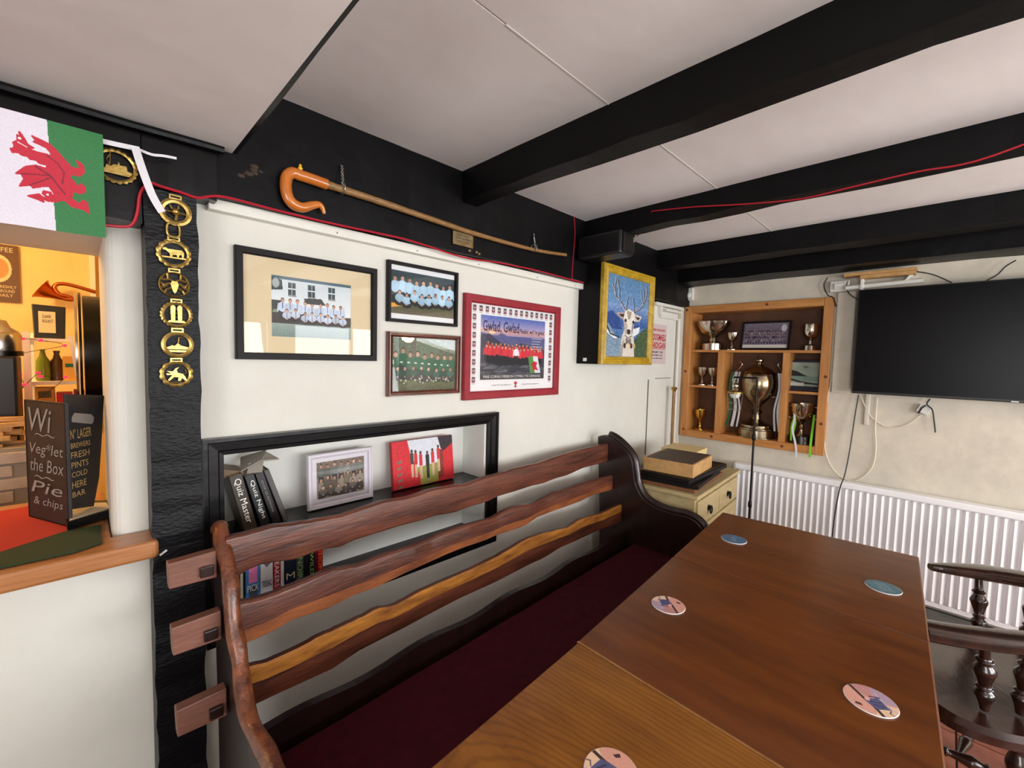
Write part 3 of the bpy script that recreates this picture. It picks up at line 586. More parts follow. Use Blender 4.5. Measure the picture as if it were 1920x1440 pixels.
def brass(px, py, r, motif, label, y=1.413, scal=14, inner=.78, hanger=True, rx=1.0):
    c_ = P(px, py, 1, y); t = base('horse_brass', tuple(c_), 0, label, 'horse brass'); Mx = backplane(c_.x, c_.z, y)
    mb = MB(Mx); n = 84; vs = []
    for j in range(n):
        a = 2*PI*j/n; ro = r*(1+(.085*abs(math.sin(a*scal/2)) if scal else 0)); vs.append((ro, a))
    prof = lambda ro: [(r*inner, 0), (ro, 0), (ro, .002), ((ro+r*inner)/2, .004), (r*inner, .002)]
    V = []; 
    for ro, a in vs:
        for q, z in prof(ro): V.append((q*math.cos(a)*rx, q*math.sin(a), z))
    mb.add(V, [(j*5+k, j*5+(k+1) % 5, ((j+1) % n)*5+(k+1) % 5, ((j+1) % n)*5+k) for j in range(n) for k in range(5)])
    mb.build('ring', M['brass'], t, smooth=True)
    if hanger:
        mb = MB(Mx); mb.rectsweep(-r*.38, r*.92, r*.38, r*1.25, [(0, 0), (0, .003), (r*.1, .003), (r*.1, 0)]); mb.build('hanger', M['brass'], t)
    mb = MB(Mx); s = r*inner
    P2 = lambda pts, z1=.003: mb.prism([(a*s, b*s) for a, b in pts], .0005, z1)
    T2 = lambda pts, rr=.06: mb.tube([(a*s, b*s, .002) for a, b in pts], rr*s, 6)
    if motif == 'cow':
        P2([(-.85,.45),(-.6,.5),(-.45,.38),(.6,.4),(.78,.2),(.74,-.3),(.62,-.3),(.58,.0),(.4,-.1),(.36,-.3),(.24,-.3),(.2,-.08),(-.1,-.12),(-.16,-.32),(-.3,-.32),(-.34,.0),(-.5,.12),(-.62,.25),(-.85,.28)]); P2([(-.95,-.32),(.95,-.32),(.88,-.45),(-.88,-.45)])
    elif motif == 'stag':
        P2([(-.2,.3),(.2,.3),(.3,.0),(.14,-.6),(.0,-.8),(-.14,-.6),(-.3,.0)], .005)
        for q in (-1, 1):
            T2([(q*.1,.3),(q*.45,.5),(q*.5,.95)], .10); T2([(q*.4,.45),(q*.8,.35),(q*1.0,.5)], .10); T2([(q*.3,.1),(q*.75,-.1),(q*.98,.1)], .11); T2([(q*.2,-.3),(q*.6,-.5),(q*.75,-.8)], .10); T2([(q*.5,.0),(q*.8,-.3),(q*.98,-.3)], .09); mb.sphere((q*s*.8, -.1*s, .002), .12*s, 8)
    elif motif == 'castle':
        for q in (-.3, .25): P2([(q-.16,-.6),(q-.2,.75),(q-.08,.9),(q+.08,.9),(q+.2,.75),(q+.16,-.6)], .005)
        for z in (-.3, .1, .5): T2([(-.55, z), (.5, z+.05)], .07)
        P2([(-.6,-.6),(.6,-.6),(.75,-.8),(-.75,-.8)])
    elif motif == 'ship':
        P2([(-.95,-.35),(-.5,-.1),(-.25,-.15),(.0,.15),(.25,-.1),(.95,-.3),(.8,-.5),(-.8,-.5)], .004); T2([(.05,.1),(.12,.75)], .06); T2([(.12,.75),(.4,.7)], .07); P2([(-.8,-.6),(.8,-.6),(.6,-.8),(-.6,-.8)])
    elif motif == 'dragon':
        P2([(-.8,.3),(-.3,.25),(-.1,.55),(.2,.7),(.0,.4),(.1,.1),(.5,.0),(.7,-.3),(.85,-.75),(.6,-.6),(.45,-.4),(.3,-.7),(.1,-.7),(.15,-.35),(-.2,-.3),(-.6,-.7),(-.7,-.6),(-.35,-.1),(-.75,-.1),(-.85,0.05),(-.4,.05)]); T2([(-.5,-.85),(.5,-.88)], .06); T2([(.5,0),(.85,.1),(.7,.45)], .05)
    elif motif == 'boat':
        P2([(-.9,-.35),(-.6,-.3),(-.5,.0),(-.3,-.1),(-.1,.1),(.1,.1),(.15,.35),(.25,.1),(.6,.15),(.65,-.2),(.95,-.3),(.75,-.6),(-.75,-.6)], .004); T2([(-.35,-.1),(-.3,.95)], .045); T2([(-.35,-.1),(-.5,.4),(-.3,.8)], .03)
    elif motif == 'head':
        mb.sphere((0, .0, .004), .42*s, 10); T2([(-.3,.3),(-.5,.7)], .1); T2([(.2,.35),(.3,.75)], .1); T2([(-.95,0),(.95,-.1)], .09); T2([(.1,-.3),(.0,-.95)], .14)
    mb.build('motif', M['brass'], t, smooth=False); return t
r_ = .034
brass(217, 312, .0375, 'boat', 'large brass with a sailing boat motif, half behind the flag', y=1.417, scal=20, hanger=False, inner=.84)
brass(329, 398, r_, 'head', 'topmost brass on the post, touched by the white tape tail', scal=0, inner=.66)
brass(326, 476, r_, 'cow', 'scalloped brass with a cow, just below the buckle')
brass(327, 534, r_*.96, 'stag', 'brass with an antlered stag head, third on the post', scal=0, inner=.86)
brass(331, 590, r_*.94, 'castle', 'round brass with twin towers motif, between stag and ship brasses', scal=22, inner=.8)
brass(333, 646, r_, 'ship', 'oval brass with a low ship motif, second lowest on post', scal=0, inner=.72)
brass(331, 701, r_*.97, 'dragon', 'lowest brass on the post, with a dragon motif', scal=12)
c_ = P(325, 431, 1, 1.408); mb = MB(backplane(c_.x, c_.z, 1.408))
mb.tube([(.013*math.copysign(abs(math.cos(a))**.6, math.cos(a)), .017*math.copysign(abs(math.sin(a))**.6, math.sin(a)), 0) for a in [2*PI*j/24 for j in range(24)]], .0028, 8, closed=True)
tag(mb.build('strap_buckle', M['brass'], smooth=True), 'small rounded brass buckle between the top two brasses', 'buckle')
# worn patch and knots on the beam
mb = MB(); 
for i in range(16):
    p = P(468+random.uniform(-20, 20), 324+random.uniform(-13, 13), 1, 1.449); mb.sphere(tuple(p), random.uniform(.008, .016), 7, .6)
mb.build('bare_patch', colmat((62, 48, 38), .8), bpy.data.objects['wall_beam'])

a = P(560, 133, 2, ZL+.01); b = P(562, 162, 2, ZL+.02); c_ = P(545, 160, 2, ZL+.02)
mb = MB(); mb.hexa([a, b, c_, a.lerp(c_, .5)], [v+Vector((0, 0, .002)) for v in (a, b, c_, a.lerp(c_, .5))]); tag(mb.build('lining_paper_scrap', M['paper']), 'scrap of white lining paper sticking out at the low ceiling edge', 'paper scrap')
p = P(306, 1036, 1, 1.416); MB(backplane(p.x, p.z, 1.416) @ Matrix.Rotation(.6, 4, 'Z')).box(-.009, .009, -.0025, .0025, 0, .002).build('paint_chip', M['paper'], post)

# ================================================================ SHEPHERD'S CROOK
Y = 1.418
t = base('shepherds_crook', tuple(P(800, 395, 1, Y)), 0, "shepherd's crook with curved orange horn handle hung on the black beam", 'crook')
hp = smoothpath([P(a, b, 1, Y) for a, b in ((613, 346), (585, 336), (560, 328), (548, 324), (538, 332), (536, 352), (541, 372), (552, 384), (568, 389), (585, 385), (598, 384), (605, 391), (608, 401))], 5)
k = len(hp); MB().tube(hp, [.0165 if i < k*.55 else .0165-(.0125)*((i-k*.55)/(k*.45))**1.3 for i in range(k)], 14).build('handle', M['crook'], t, smooth=True)
sp = [P(a, b, 1, Y) for a, b in ((613, 346), (700, 374), (800, 408), (900, 441), (1000, 468), (1061, 478))]
sp = smoothpath(sp, 8); MB().tube(sp, [.0125-.005*i/len(sp)+random.uniform(-.0004, .0004) for i in range(len(sp))], 12).build('shaft', M['shaft'], t, smooth=True)
p = P(615, 343, 1, Y-.014); MB().sphere(tuple(p), .0035, 8).build('pin', M['silver'], t, smooth=True)
p = P(563, 315, 1, Y); MB().lathe([(.006, -.008), (.007, 0), (.004, .004), (.0045, .008), (.001, .012)], tuple(p), 10).build('yellow_cap', colmat((236, 176, 20)), t, smooth=True)
for px, y0, y1, lb in ((641, 310, 360, 'twisted wire loop holding the crook near its handle'), (1001, 438, 471, 'twisted wire loop holding the thin end of the crook')):
    tg = base('wire_loop', tuple(P(px, y1, 1, Y)), 0, lb, 'wire')
    a = P(px, y0, 1, 1.434); b = P(px+3, y1-4, 1, Y-.012); cc = P(px+4, y1, 1, Y+.004)
    for q in range(2):
        pts = [a.lerp(b, i/14)+Vector((.004*math.cos(i*1.6+q*PI), 0, .0)) for i in range(15)]
        MB().tube(pts, .0016, 6).build('wire', M['wire'], tg, smooth=True)
    MB().tube([Vector((b.x+.003, Y, b.z))+Vector((0, .018*math.cos(j*PI/10), .018*math.sin(j*PI/10)+.008)) for j in range(20)], .0018, 6, closed=True).build('wire', M['wire'], tg, smooth=True)
# plaque
pa = P(848, 457, 1, 1.436); Mx = backplane(pa.x, pa.z, 1.4345); t = base('brass_plaque', tuple(pa), 0, 'small dull brass plaque screwed to the beam below the crook', 'plaque')
MB(Mx).box(0, .105, 0, .053, 0, .003).build('plate', M['brass_dull'], t, bevel=.001)
for i, (s_, x0, x1) in enumerate((('PRESENTED BY', .02, .085), ('THE LOCAL FARMERS', .01, .095), ('1987 - 1990', .02, .085))): text('lettering', s_, Mx, x0, .038-.013*i, x1, .045-.013*i, M['black_ink'], t, z=.0036)
mb = MB()
for a, b in ((880, 470), (893, 473), (898, 476)): mb.sphere(tuple(P(a, b, 1, 1.434)), .008, 8, .8)
tag(mb.build('hook_plate', M['brass_dull'], smooth=True), 'little tarnished brass hook just under the plaque', 'hook')
# cords
def cord(name, pts, ax, val, r, mt, label, cat='cord', k=4):
    q = [P(a, b, ax, (v[0] if v else val)) for a, b, *v in pts]; o = MB().tube(smoothpath(q, k), r, 6).build(name, M[mt], smooth=True); tag(o, label, cat); return o
pts = [(255+0, 420), (262, 385)]
q = [P(195, 422, 1, 1.415), P(235, 425, 1, 1.415), P(250, 418, 1, 1.412), P(258, 395, 1, 1.41), P(263, 362, 1, 1.41), P(280, 343, 1, 1.412), P(300, 349, 1, 1.412), P(340, 361, 1, 1.412), P(370, 371, 1, 1.412), P(395, 368, 1, 1.422)]
q += [Vector((x, 1.425, 1.889+.003*math.sin(x*9)-(.012 if .9 < x < 1.3 else 0)*math.sin((x-.9)/.4*PI))) for x in [.30+.11*i for i in range(16)]]
tag(MB().tube(smoothpath(q, 3), .0036, 6).build('red_cord', M['red_cord'], smooth=True), 'red cord tacked along the lower edge of the wall beam', 'cord')
cord('red_cord', [(1076, 398, 1.436), (1078, 440, 1.436), (1075, 480, 1.436), (1072, 526, 1.436)], 1, 1.436, .002, 'red_cord', 'thin red cord hanging down the beam corner beside the crook tip')
q = [P(1194, 443, 0, 2.12), P(1208, 430, 0, 2.06), P(1216, 412, 0, 2.0), P(1222, 396, 0, 1.962)]
tag(MB().tube(smoothpath(q, 4), .0025, 6).build('red_cord', M['red_cord'], smooth=True), 'red cord rising from the speaker to the beam', 'cord')
q = [P(1222, 396, 0, 1.96), P(1300, 388, 0, 1.957), P(1390, 383, 0, 1.957), P(1500, 374, 0, 1.957), P(1600, 350, 0, 1.957), P(1720, 322, 0, 1.957), P(1830, 302, 0, 1.957), P(1925, 268, 0, 1.957)]
q = [Vector((v.x, v.y, max(v.z, 2.10))) for v in q]; q = q[:-1]+[Vector((1.957, -.25, 2.145)), Vector((1.957, -.8, 2.165)), Vector((1.957, -1.6, 2.14)), Vector((1.957, -2.4, 2.15))]
tag(MB().tube(smoothpath(q, 5), .003, 6).build('red_cord', M['red_cord'], smooth=True), 'red cord sagging along the face of the ceiling beam above the speaker', 'cord')

# ================================================================ PICTURES
random.seed(3)
def grass(c, y0, c0, c1): c.grad(y0, 1.01, c0, c1); c.noise(9, y0)
cv = Canvas(210, 158, (214, 222, 228))       # white shirts in front of a white inn
cv.grad(0, .62, (196, 206, 212), (226, 230, 232)); cv.rect(0, 0, 1, .05, (70, 96, 108)); cv.poly([(0, .03), (.12, .06), (.13, .22), (0, .24)], (40, 52, 56)); cv.ell(.05, .12, .04, .08, (150, 160, 160))
for x in (.19, .43, .69):
    cv.rect(x, .07+.02, x+.09, .30, (70, 92, 96)); cv.rect(x+.045, .09, x+.05, .3, (200, 210, 212)); cv.rect(x, .185, x+.09, .205, (214, 220, 222)); cv.rect(x, .30, x+.1, .32, (150, 150, 150))
    for q in range(2): cv.rect(x+.006+.048*q, .1, x+.04+.046*q, .18, (48, 62, 66)); cv.rect(x+.006+.048*q, .21, x+.04+.046*q, .29, (52, 60, 64))
cv.poly([(.38, .33), (.6, .31), (.66, .42), (.40, .42)], (50, 54, 56)); cv.rect(.0, .4, .12, .72, (44, 50, 48)); cv.ell(.04, .6, .03, .05, (120, 140, 110)); cv.rect(.9, .42, .905, .5, (40, 40, 40))
cv.rect(0, .60, 1, .80, (56, 48, 46)); grass(cv, .78, (140, 156, 150), (104, 126, 122)); cv.noise(4)
crowd(cv, 9, .40, .43, .08, .90, .22, (196, 208, 226), (44, 38, 42), tie=(90, 112, 160)); crowd(cv, 8, .57, .60, .13, .94, .20, (200, 210, 228), (44, 36, 40), tie=(96, 118, 160), crouch=True)
picture('framed_team_photo', backplane(.327, 1.446, 1.499), .445, .333, .021, .024, M['frame_black'], cv, 'large black framed team photo in a wide cream mount, white shirts outside an inn', mount=(.098, .073, .094, .071), mountmat=M['mount'], prof=FLAT)
cv = Canvas(190, 130, (240, 240, 242)); cv.rect(0, .09, 1, .90, (40, 66, 74))
for i in range(9): cv.line([(0, .14+.04*i), (1, .12+.045*i)], .004, (26, 46, 54))
cv.grad(.66, .90, (74, 84, 44), (110, 96, 74)); cv.noise(8, .09, .9); cv.poly([(0, .71), (.33, .70), (.0, .80)], (240, 170, 50)); cv.noise(3)
crowd(cv, 9, .24, .27, .02, .97, .30, (186, 216, 236), (30, 26, 32)); crowd(cv, 8, .49, .51, .08, .97, .27, (180, 212, 232), (24, 22, 26), crouch=True)
cv.rect(0, .90, 1, 1, (238, 238, 240)); cv.rect(0, 0, 1, .09, (238, 238, 240))
picture('framed_team_photo', backplane(.816, 1.595, 1.499), .324, .227, .013, .022, M['frame_black'], cv, 'thin black framed photo of two rows in pale blue shirts', prof=FLAT)
cv = Canvas(190, 135, (120, 132, 108)); cv.grad(0, .42, (206, 214, 210), (96, 116, 78)); cv.poly([(0, 0), (.3, .02), (.7, .18), (1, .28), (1, .42), (0, .42)], (96, 112, 88)); cv.poly([(.45, 0), (1, 0), (1, .22), (.7, .12)], (212, 222, 222)); cv.rect(.28, 0, .36, .4, (96, 88, 74))
for i in range(14): cv.line([(.74+.018*i, .2), (.74+.018*i, .42)], .004, (78, 62, 46))
cv.grad(.42, .74, (58, 80, 54), (66, 74, 50)); grass(cv, .74, (104, 116, 62), (76, 74, 44)); cv.noise(9, blotch=3)
crowd(cv, 9, .28, .34, .0, .98, .33, (22, 96, 64), (28, 40, 36), vary=5); 
for i in range(8): cv.ell(.14+.105*i, .46+.008*i, .022, .016, (210, 220, 214))
crowd(cv, 8, .58, .60, .02, .98, .24, (24, 74, 54), (40, 44, 44), crouch=True, vary=16)
for i in range(60): cv.ell(rng.uniform(0, .95), rng.uniform(.76, .86), .012, .018, (200, 188, 172) if i % 2 else (40, 44, 40))
picture('framed_team_photo', backplane(.818, 1.312, 1.499), .338, .246, .020, .026, M['frame_brown'], cv, 'moulded brown wood framed photo of a team in green shirts', prof=MOULD)
cv = Canvas(210, 170, (120, 130, 170)); cv.grad(0, .20, (86, 108, 180), (190, 170, 200)); cv.grad(.20, .30, (236, 178, 150), (176, 150, 180)); cv.grad(.30, .5, (92, 96, 150), (84, 84, 120)); cv.grad(.5, 1.01, (60, 56, 78), (60, 58, 66))
cv.poly([(0, .26), (.2, .32), (.3, .26), (.45, .34), (.6, .38), (1, .36), (1, .55), (0, .55)], (96, 98, 144)); cv.poly([(0, .3), (.12, .28), (.3, .42), (.5, .48), (.6, .40), (.8, .48), (1, .5), (1, .7), (0, .7)], (64, 60, 86)); cv.ell(.16, .25, .05, .03, (250, 214, 170)); cv.noise(6, blotch=2)
for i in range(34): x = rng.uniform(0, 1); y = rng.uniform(.72, .95); cv.poly([(x-.08, y+.03), (x, y-.02), (x+.09, y), (x+.05, y+.035)], tuple(np.array((84, 82, 90))+rng.normal(0, 16)))
cv.ell(.35, .66, .3, .12, (34, 34, 36)); cv.ell(.62, .67, .22, .1, (30, 32, 34))
crowd(cv, 15, .43, .46, .08, .96, .14, (206, 40, 56), (30, 28, 34), vary=8); crowd(cv, 16, .47, .52, .05, .97, .16, (214, 50, 62), (30, 28, 34), vary=10); crowd(cv, 1, .47, .47, .50, .55, .16, (236, 230, 236), (30, 30, 36))
cv.poly([(.72, .62), (.80, .61), (.84, .90), (.76, .90)], (84, 150, 70)); cv.poly([(.80, .61), (.88, .61), (.94, .90), (.84, .90)], (228, 226, 232)); cv.poly([(.77, .75), (.82, .70), (.88, .72), (.86, .78), (.90, .86), (.84, .84), (.80, .88), (.80, .80)], (200, 30, 50)); cv.rect(0, .93, 1, 1, (56, 52, 58))
Mx = backplane(1.18, 1.279, 1.499)
pw, ph = .648, .466
t = base('framed_poster', (1.5, 1.5, 1.279), 0, 'wide red framed poster of singers in red with a white border', 'poster')
MB(Mx).rectsweep(0, 0, pw, ph, FLAT(.037, .024)).build('frame', M['frame_red'], t); MB(Mx).box(.03, pw-.03, .03, ph-.03, 0, .007).build('sheet', M['paper'], t)
ix0, ix1, iy0, iy1 = .100, .538, .088, .382
cv.mesh('print', Mx @ Matrix.Translation((0, 0, .0075)), ix0, iy0, ix1, iy1, t)
glass(Mx, .036, .036, pw-.036, ph-.036, .014, t)
text('lettering', 'Gwlad, Gwlad', Mx, ix0+.012, iy1-.080, ix0+.245, iy1-.022, M['navy_ink'], t, z=.0082, bold=.012)
text('lettering', 'Pleidiol, wyf i\'m gwlad', Mx, ix0+.252, iy1-.078, ix1-.008, iy1-.048, M['navy_ink'], t, z=.0082, bold=.012)
text('lettering', 'MAE CORAU MEIBION CYMRU YN CEFNOGI', Mx, ix0+.02, iy0+.008, ix1-.03, iy0+.020, M['white_ink'], t, z=.0082)
text('lettering', 'cyngerdd yng nghymru                  cyngerdd yng nghymru', Mx, .17, .058, .50, .065, M['black_ink'], t, z=.0082)
MB(Mx).prism([(.322, .048), (.327, .06), (.318, .07), (.330, .078), (.342, .070), (.333, .06), (.338, .048)], .0076, .0084).build('emblem', M['red_ink'], t)
mb = MB(Mx); faces = []
for i in range(15): faces.append((.062+.0372*i, .400))
for i in range(8): faces.append((.062, .36-.040*i)); faces.append((.062+.0372*14, .36-.040*i))
pc = Canvas(10, 14, (110, 96, 104)); pc.ell(.5, .42, .28, .26, (196, 166, 158)); pc.ell(.5, .2, .3, .16, (60, 50, 56)); pc.rect(.1, .75, .9, 1, (150, 60, 76)); pc.noise(14)
for x, y in faces:
    pc.mesh('portrait', Mx @ Matrix.Translation((0, 0, .0078)), x-.010, y-.004, x+.010, y+.022, t); mb.box(x-.009, x+.009, y-.010, y-.0085, .0072, .0078)
mb.build('captions', M['black_ink'], t)
for i in range(8): MB(Mx).box(ix1-.1, ix1-.02-.01*(i % 3), .29-.013*i-.002, .29-.013*i, .0078, .0083).build('text_line', M['paper'], t) if i < 5 else None
# stag painting
cv = Canvas(150, 170, (70, 110, 160)); cv.grad(0, .35, (84, 124, 160), (98, 138, 184)); cv.grad(.35, .62, (120, 148, 190), (40, 74, 140)); cv.noise(9, blotch=3)
cv.poly([(0, .48), (.12, .44), (.3, .52), (.36, .66), (0, .66)], (36, 66, 130)); cv.poly([(0, .62), (.06, .60), (.2, .72), (.36, .78), (.36, 1), (0, 1)], (120, 142, 164)); cv.poly([(0, .66), (.1, .70), (.3, .76), (.2, .78), (0, .70)], (220, 226, 230)); cv.line([(.02, .62), (.1, .72), (.3, .76)], .01, (24, 34, 50)); cv.poly([(.62, .64), (.8, .60), (.78, .68), (.64, .74)], (220, 226, 232))
cv.poly([(.66, .78), (.8, .68), (.92, .62), (1, .60), (1, 1), (.62, 1)], (62, 82, 52)); cv.noise(12, .6, 1.01, blotch=2)
for pts in ([(.44, .43), (.34, .34), (.2, .26), (.12, .12)], [(.2, .26), (.17, .14), (.2, .04)], [(.28, .3), (.27, .16), (.22, .06)], [(.44, .42), (.46, .3), (.48, .24)], [(.62, .43), (.78, .36), (.88, .28), (.86, .12)], [(.88, .3), (.82, .24), (.8, .12)], [(.9, .26), (.95, .14), (.93, .06)], [(.64, .42), (.62, .3), (.6, .24)]):
    cv.line(pts, .013, (116, 104, 104)); cv.line([(a+.008, b) for a, b in pts], .007, (50, 38, 44)); cv.line([(a-.010, b) for a, b in pts], .003, (206, 214, 222))
cv.poly([(.34, 1), (.36, .76), (.44, .62), (.60, .62), (.66, .78), (.68, 1)], (206, 198, 188)); cv.poly([(.46, .76), (.58, .76), (.6, .84), (.46, .84)], (120, 110, 108)); cv.poly([(.35, .9), (.4, .78), (.42, .8), (.39, 1), (.34, 1)], (158, 150, 142)); cv.poly([(.42, .44), (.26, .45), (.22, .47), (.34, .53), (.43, .52)], (170, 150, 140)); cv.poly([(.28, .47), (.4, .46), (.4, .5), (.34, .5)], (60, 44, 44)); cv.poly([(.64, .44), (.84, .46), (.78, .53), (.66, .54)], (200, 190, 180)); cv.poly([(.66, .47), (.8, .48), (.74, .52)], (60, 44, 44))
cv.poly([(.42, .42), (.52, .39), (.64, .42), (.67, .52), (.63, .66), (.60, .74), (.52, .78), (.46, .74), (.41, .62), (.39, .52)], (222, 216, 206)); cv.poly([(.46, .42), (.58, .42), (.55, .52), (.5, .52)], (160, 148, 130)); cv.poly([(.40, .55), (.48, .58), (.5, .70), (.44, .72)], (176, 164, 152)); cv.poly([(.60, .57), (.66, .56), (.62, .68), (.58, .72)], (150, 138, 130)); cv.noise(9, .4, 1.01, blotch=2); cv.ell(.44, .54, .03, .022, (30, 24, 30)); cv.ell(.63, .55, .03, .022, (30, 24, 30)); cv.ell(.525, .68, .045, .035, (50, 40, 44)); cv.line([(.44, .73), (.52, .76), (.6, .73)], .006, (60, 50, 54))
for x, cc in ((.44, (60, 24, 20)), (.52, (214, 200, 150)), (.6, (70, 28, 22)), (.67, (180, 160, 110))): cv.ell(x, .86, .03, .035, cc)
picture('stag_painting', backplane(2.003, 1.447, 1.352), .562, .549, .047, .028, M['frame_gold'], cv, 'gilt framed painting of a white stag hung on the black column', prof=MOULD, pane=False)
# concert bill
pa = P(1204, 682, 1, 1.499); Mx = backplane(pa.x, 1.453, 1.4985); ww = 3.103-pa.x; t = base('wall_poster', (2.95, 1.5, 1.453), 0, 'paper bill with red lettering on the wall behind the stag painting', 'poster')
MB(Mx).box(0, ww, 0, .285, 0, .0012).build('sheet', colmat((206, 186, 186), .8), t)
cv = MB(Mx); cv.lathe([(.001, .0013), (.045, .0013), (.045, .0018), (.001, .0018)], (.035, .15, 0), 24); cv.build('disc', colmat((206, 84, 50)), t)
for s_, x0, x1, y0, y1, mt in (('GREEN DRAGON', .105, .32, .235, .252, 'red_ink'), ('ST DOGMAELS', .085, .338, .168, .216, 'red_ink'), ('CARDIGAN', .085, .338, .112, .156, 'red_ink'), ('', 0, 0, 0, 0, ''), ('13 FEBRUARY 1963', .07, .30, .078, .092, 'black_ink'), ('DOORS OPEN 7.30', .07, .29, .056, .068, 'black_ink'), ('tickets at the door', .07, .30, .036, .046, 'black_ink')):
    if s_: text('lettering', s_, Mx, x0*.98, y0, x1*.98, y1, M[mt], t, z=.0018, bold=.03)
MB(Mx).box(.09, .33, .106, .109, .0013, .0018).box(.09, .33, .160, .162, .0013, .0018).build('rule', M['red_ink'], t)

# ================================================================ THE NICHE
FX0, FX1, FZ0, FZ1 = .241, 1.385, .598, 1.216

def mprof(b, d): return [(0, .0), (0, d), (b*.2, d), (b*.26, d*.8), (b*.7, d*.72), (b*.78, d*.5), (b, d*.45), (b, -.01)]
Mx = backplane(FX0, FZ0, YB); struct('trim_13', MB(Mx).rectsweep(0, 0, FX1-FX0, FZ1-FZ0, mprof(.052, .03)), M['black_gloss'])
o = MB().box(NX0, NX1, YB-.004, NY, .882, .905).build('niche_shelf', M['black_gloss'], bevel=.002); tag(o, 'black painted shelf board across the niche, under the photographs', 'shelf')
struct('trim_11', MB().box(NX0, NX1, YB, NY, NZ0, NZ0+.004), M['black_gloss'])
struct('trim_12', MB().box(NX0, NX1, NY-.003, NY, NZ0, NZ1).box(NX1-.003, NX1, YB, NY, NZ0, NZ1).box(NX0, NX0+.003, YB, NY, NZ0, NZ1), M['plaster_white'])
def book(name, x, z, th, h, d, lean, cover, label, y0=1.515, txt=None, ink='white_ink', pages=True, size=None, cat='book', group=None):
    ca, sa = math.cos(lean), math.sin(lean)
    Mx = Matrix(((ca, -sa, 0, x), (0, 0, -1, y0), (sa, ca, 0, z), (0, 0, 0, 1)))   # X thickness, Y height, Z towards room
    t = base(name, (x, y0, z), 0, label, cat, group)
    if pages: MB(Mx).box(.003, th-.003, .004, h-.004, -d+.002, -.003).build('pages', M['page'], t)
    mb = MB(Mx); mb.box(0, .002, 0, h, -d, 0).box(th-.002, th, 0, h, -d, 0).box(0, th, 0, h, -.003, 0); mb.build('cover', cover, t, bevel=.0006)
    if txt:
        Mt = Mx @ Matrix(((0, 1, 0, 0), (-1, 0, 0, h), (0, 0, 1, 0), (0, 0, 0, 1)))
        a, b, c0, c1 = size or (.1, .9, .25, .75); text('lettering', txt, Mt, h*a, th*c0, h*b, th*c1, M[ink], t, z=.0009)
    return t
zb = .906
book('quiz_book', .352, zb+.0, .036, .185, .12, math.radians(13), colmat((56, 44, 34), .4), 'thick brown and black book titled Quiz Master, leaning leftmost on the shelf', txt='Quiz Master', size=(.06, .86, .22, .80))
book('quiz_book', .399, zb, .027, .182, .12, math.radians(15), colmat((24, 28, 30), .4), 'dark book titled Quiz Night, second in the leaning row', txt='Quiz Night', size=(.1, .84, .25, .8))
book('quiz_book', .434, zb, .024, .186, .115, math.radians(16.5), colmat((30, 26, 28), .4), 'black book with small dim lettering, third in the leaning row', txt='QUIZ QUESTIONS', size=(.14, .75, .35, .62), ink='chalk')
book('folder', .468, zb, .016, .19, .13, math.radians(18), colmat((92, 88, 88), .6), 'thin grey folder, rightmost of the leaning books', y0=1.53)
o = MB(Matrix.Translation((.335, 1.60, 1.085)) @ Matrix.Rotation(.25, 4, 'Y')).box(-.04, .02, -.06, .04, -.01, .014).build('brown_packet', colmat((110, 84, 56))); tag(o, 'brown packet lying on the books against the niche side', 'packet')
mb = MB(); q = [Vector(v) for v in ((.345, 1.53, 1.095), (.40, 1.52, 1.125), (.425, 1.56, 1.147), (.365, 1.62, 1.12))]
mb.hexa(q, [v+Vector((.002, 0, .004)) for v in q]); q = [Vector(v) for v in ((.40, 1.52, 1.122), (.455, 1.53, 1.118), (.435, 1.56, 1.133), (.42, 1.56, 1.145))]; mb.hexa(q, [v+Vector((.0, 0, .004)) for v in q])
q = [Vector(v) for v in ((.36, 1.52, 1.09), (.40, 1.51, 1.09), (.41, 1.53, 1.122), (.37, 1.54, 1.118))]; mb.hexa(q, [v+Vector((.0, .004, .0)) for v in q])
tag(mb.build('folded_paper', colmat((146, 138, 128), .8)), 'crumpled grey paper folded on top of the leaning books', 'paper')
# standing photographs
cv = Canvas(130, 95, (150, 138, 124)); cv.grad(0, 1.01, (120, 104, 92), (140, 124, 106)); cv.noise(16, blotch=3); crowd(cv, 7, .14, .10, .02, .98, .32, (96, 98, 92), (60, 56, 52), vary=26, hair=(34, 28, 26)); crowd(cv, 7, .46, .42, .02, .98, .34, (120, 108, 92), (60, 54, 48), vary=24, hair=(34, 28, 26)); crowd(cv, 6, .72, .68, .05, .98, .3, (110, 100, 90), (60, 54, 48), vary=30, crouch=True)
Mx = frame((.562, 1.585, .907), (1, .03, 0), (0, .045, 1)); picture('photo_frame', Mx, .249, .200, .018, .018, M['frame_white'], cv, 'white framed team photo standing on the niche shelf', mount=(.033, .033, .033, .033), mountmat=M['frame_white'], prof=MOULD)
cv = Canvas(150, 100, (206, 34, 44)); cv.poly([(.2, 0), (.76, 0), (.8, .42), (.7, .66), (.52, 1), (.4, 1), (.34, .5), (.24, .18)], (214, 216, 226)); cv.poly([(.26, .62), (.8, .56), (.9, .97), (.4, 1.01), (.38, .8)], (150, 150, 70)); cv.poly([(0, 0), (.24, 0), (.3, .45), (.42, .8), (.42, 1), (0, 1)], (206, 30, 42)); cv.poly([(.74, 0), (1, 0), (1, .22), (.8, .36)], (44, 30, 40)); cv.poly([(.76, .40), (1, .18), (1, 1), (.72, 1)], (204, 28, 40))
for i in range(5): cv.poly([(.07, .42+.13*i), (.14, .40+.13*i), (.14, .45+.13*i), (.07, .47+.13*i)], (120, 110, 90))
cv.poly([(.72, .3), (.82, .28), (.82, .9), (.72, .95)], (130, 44, 32)); cv.noise(6, blotch=2)
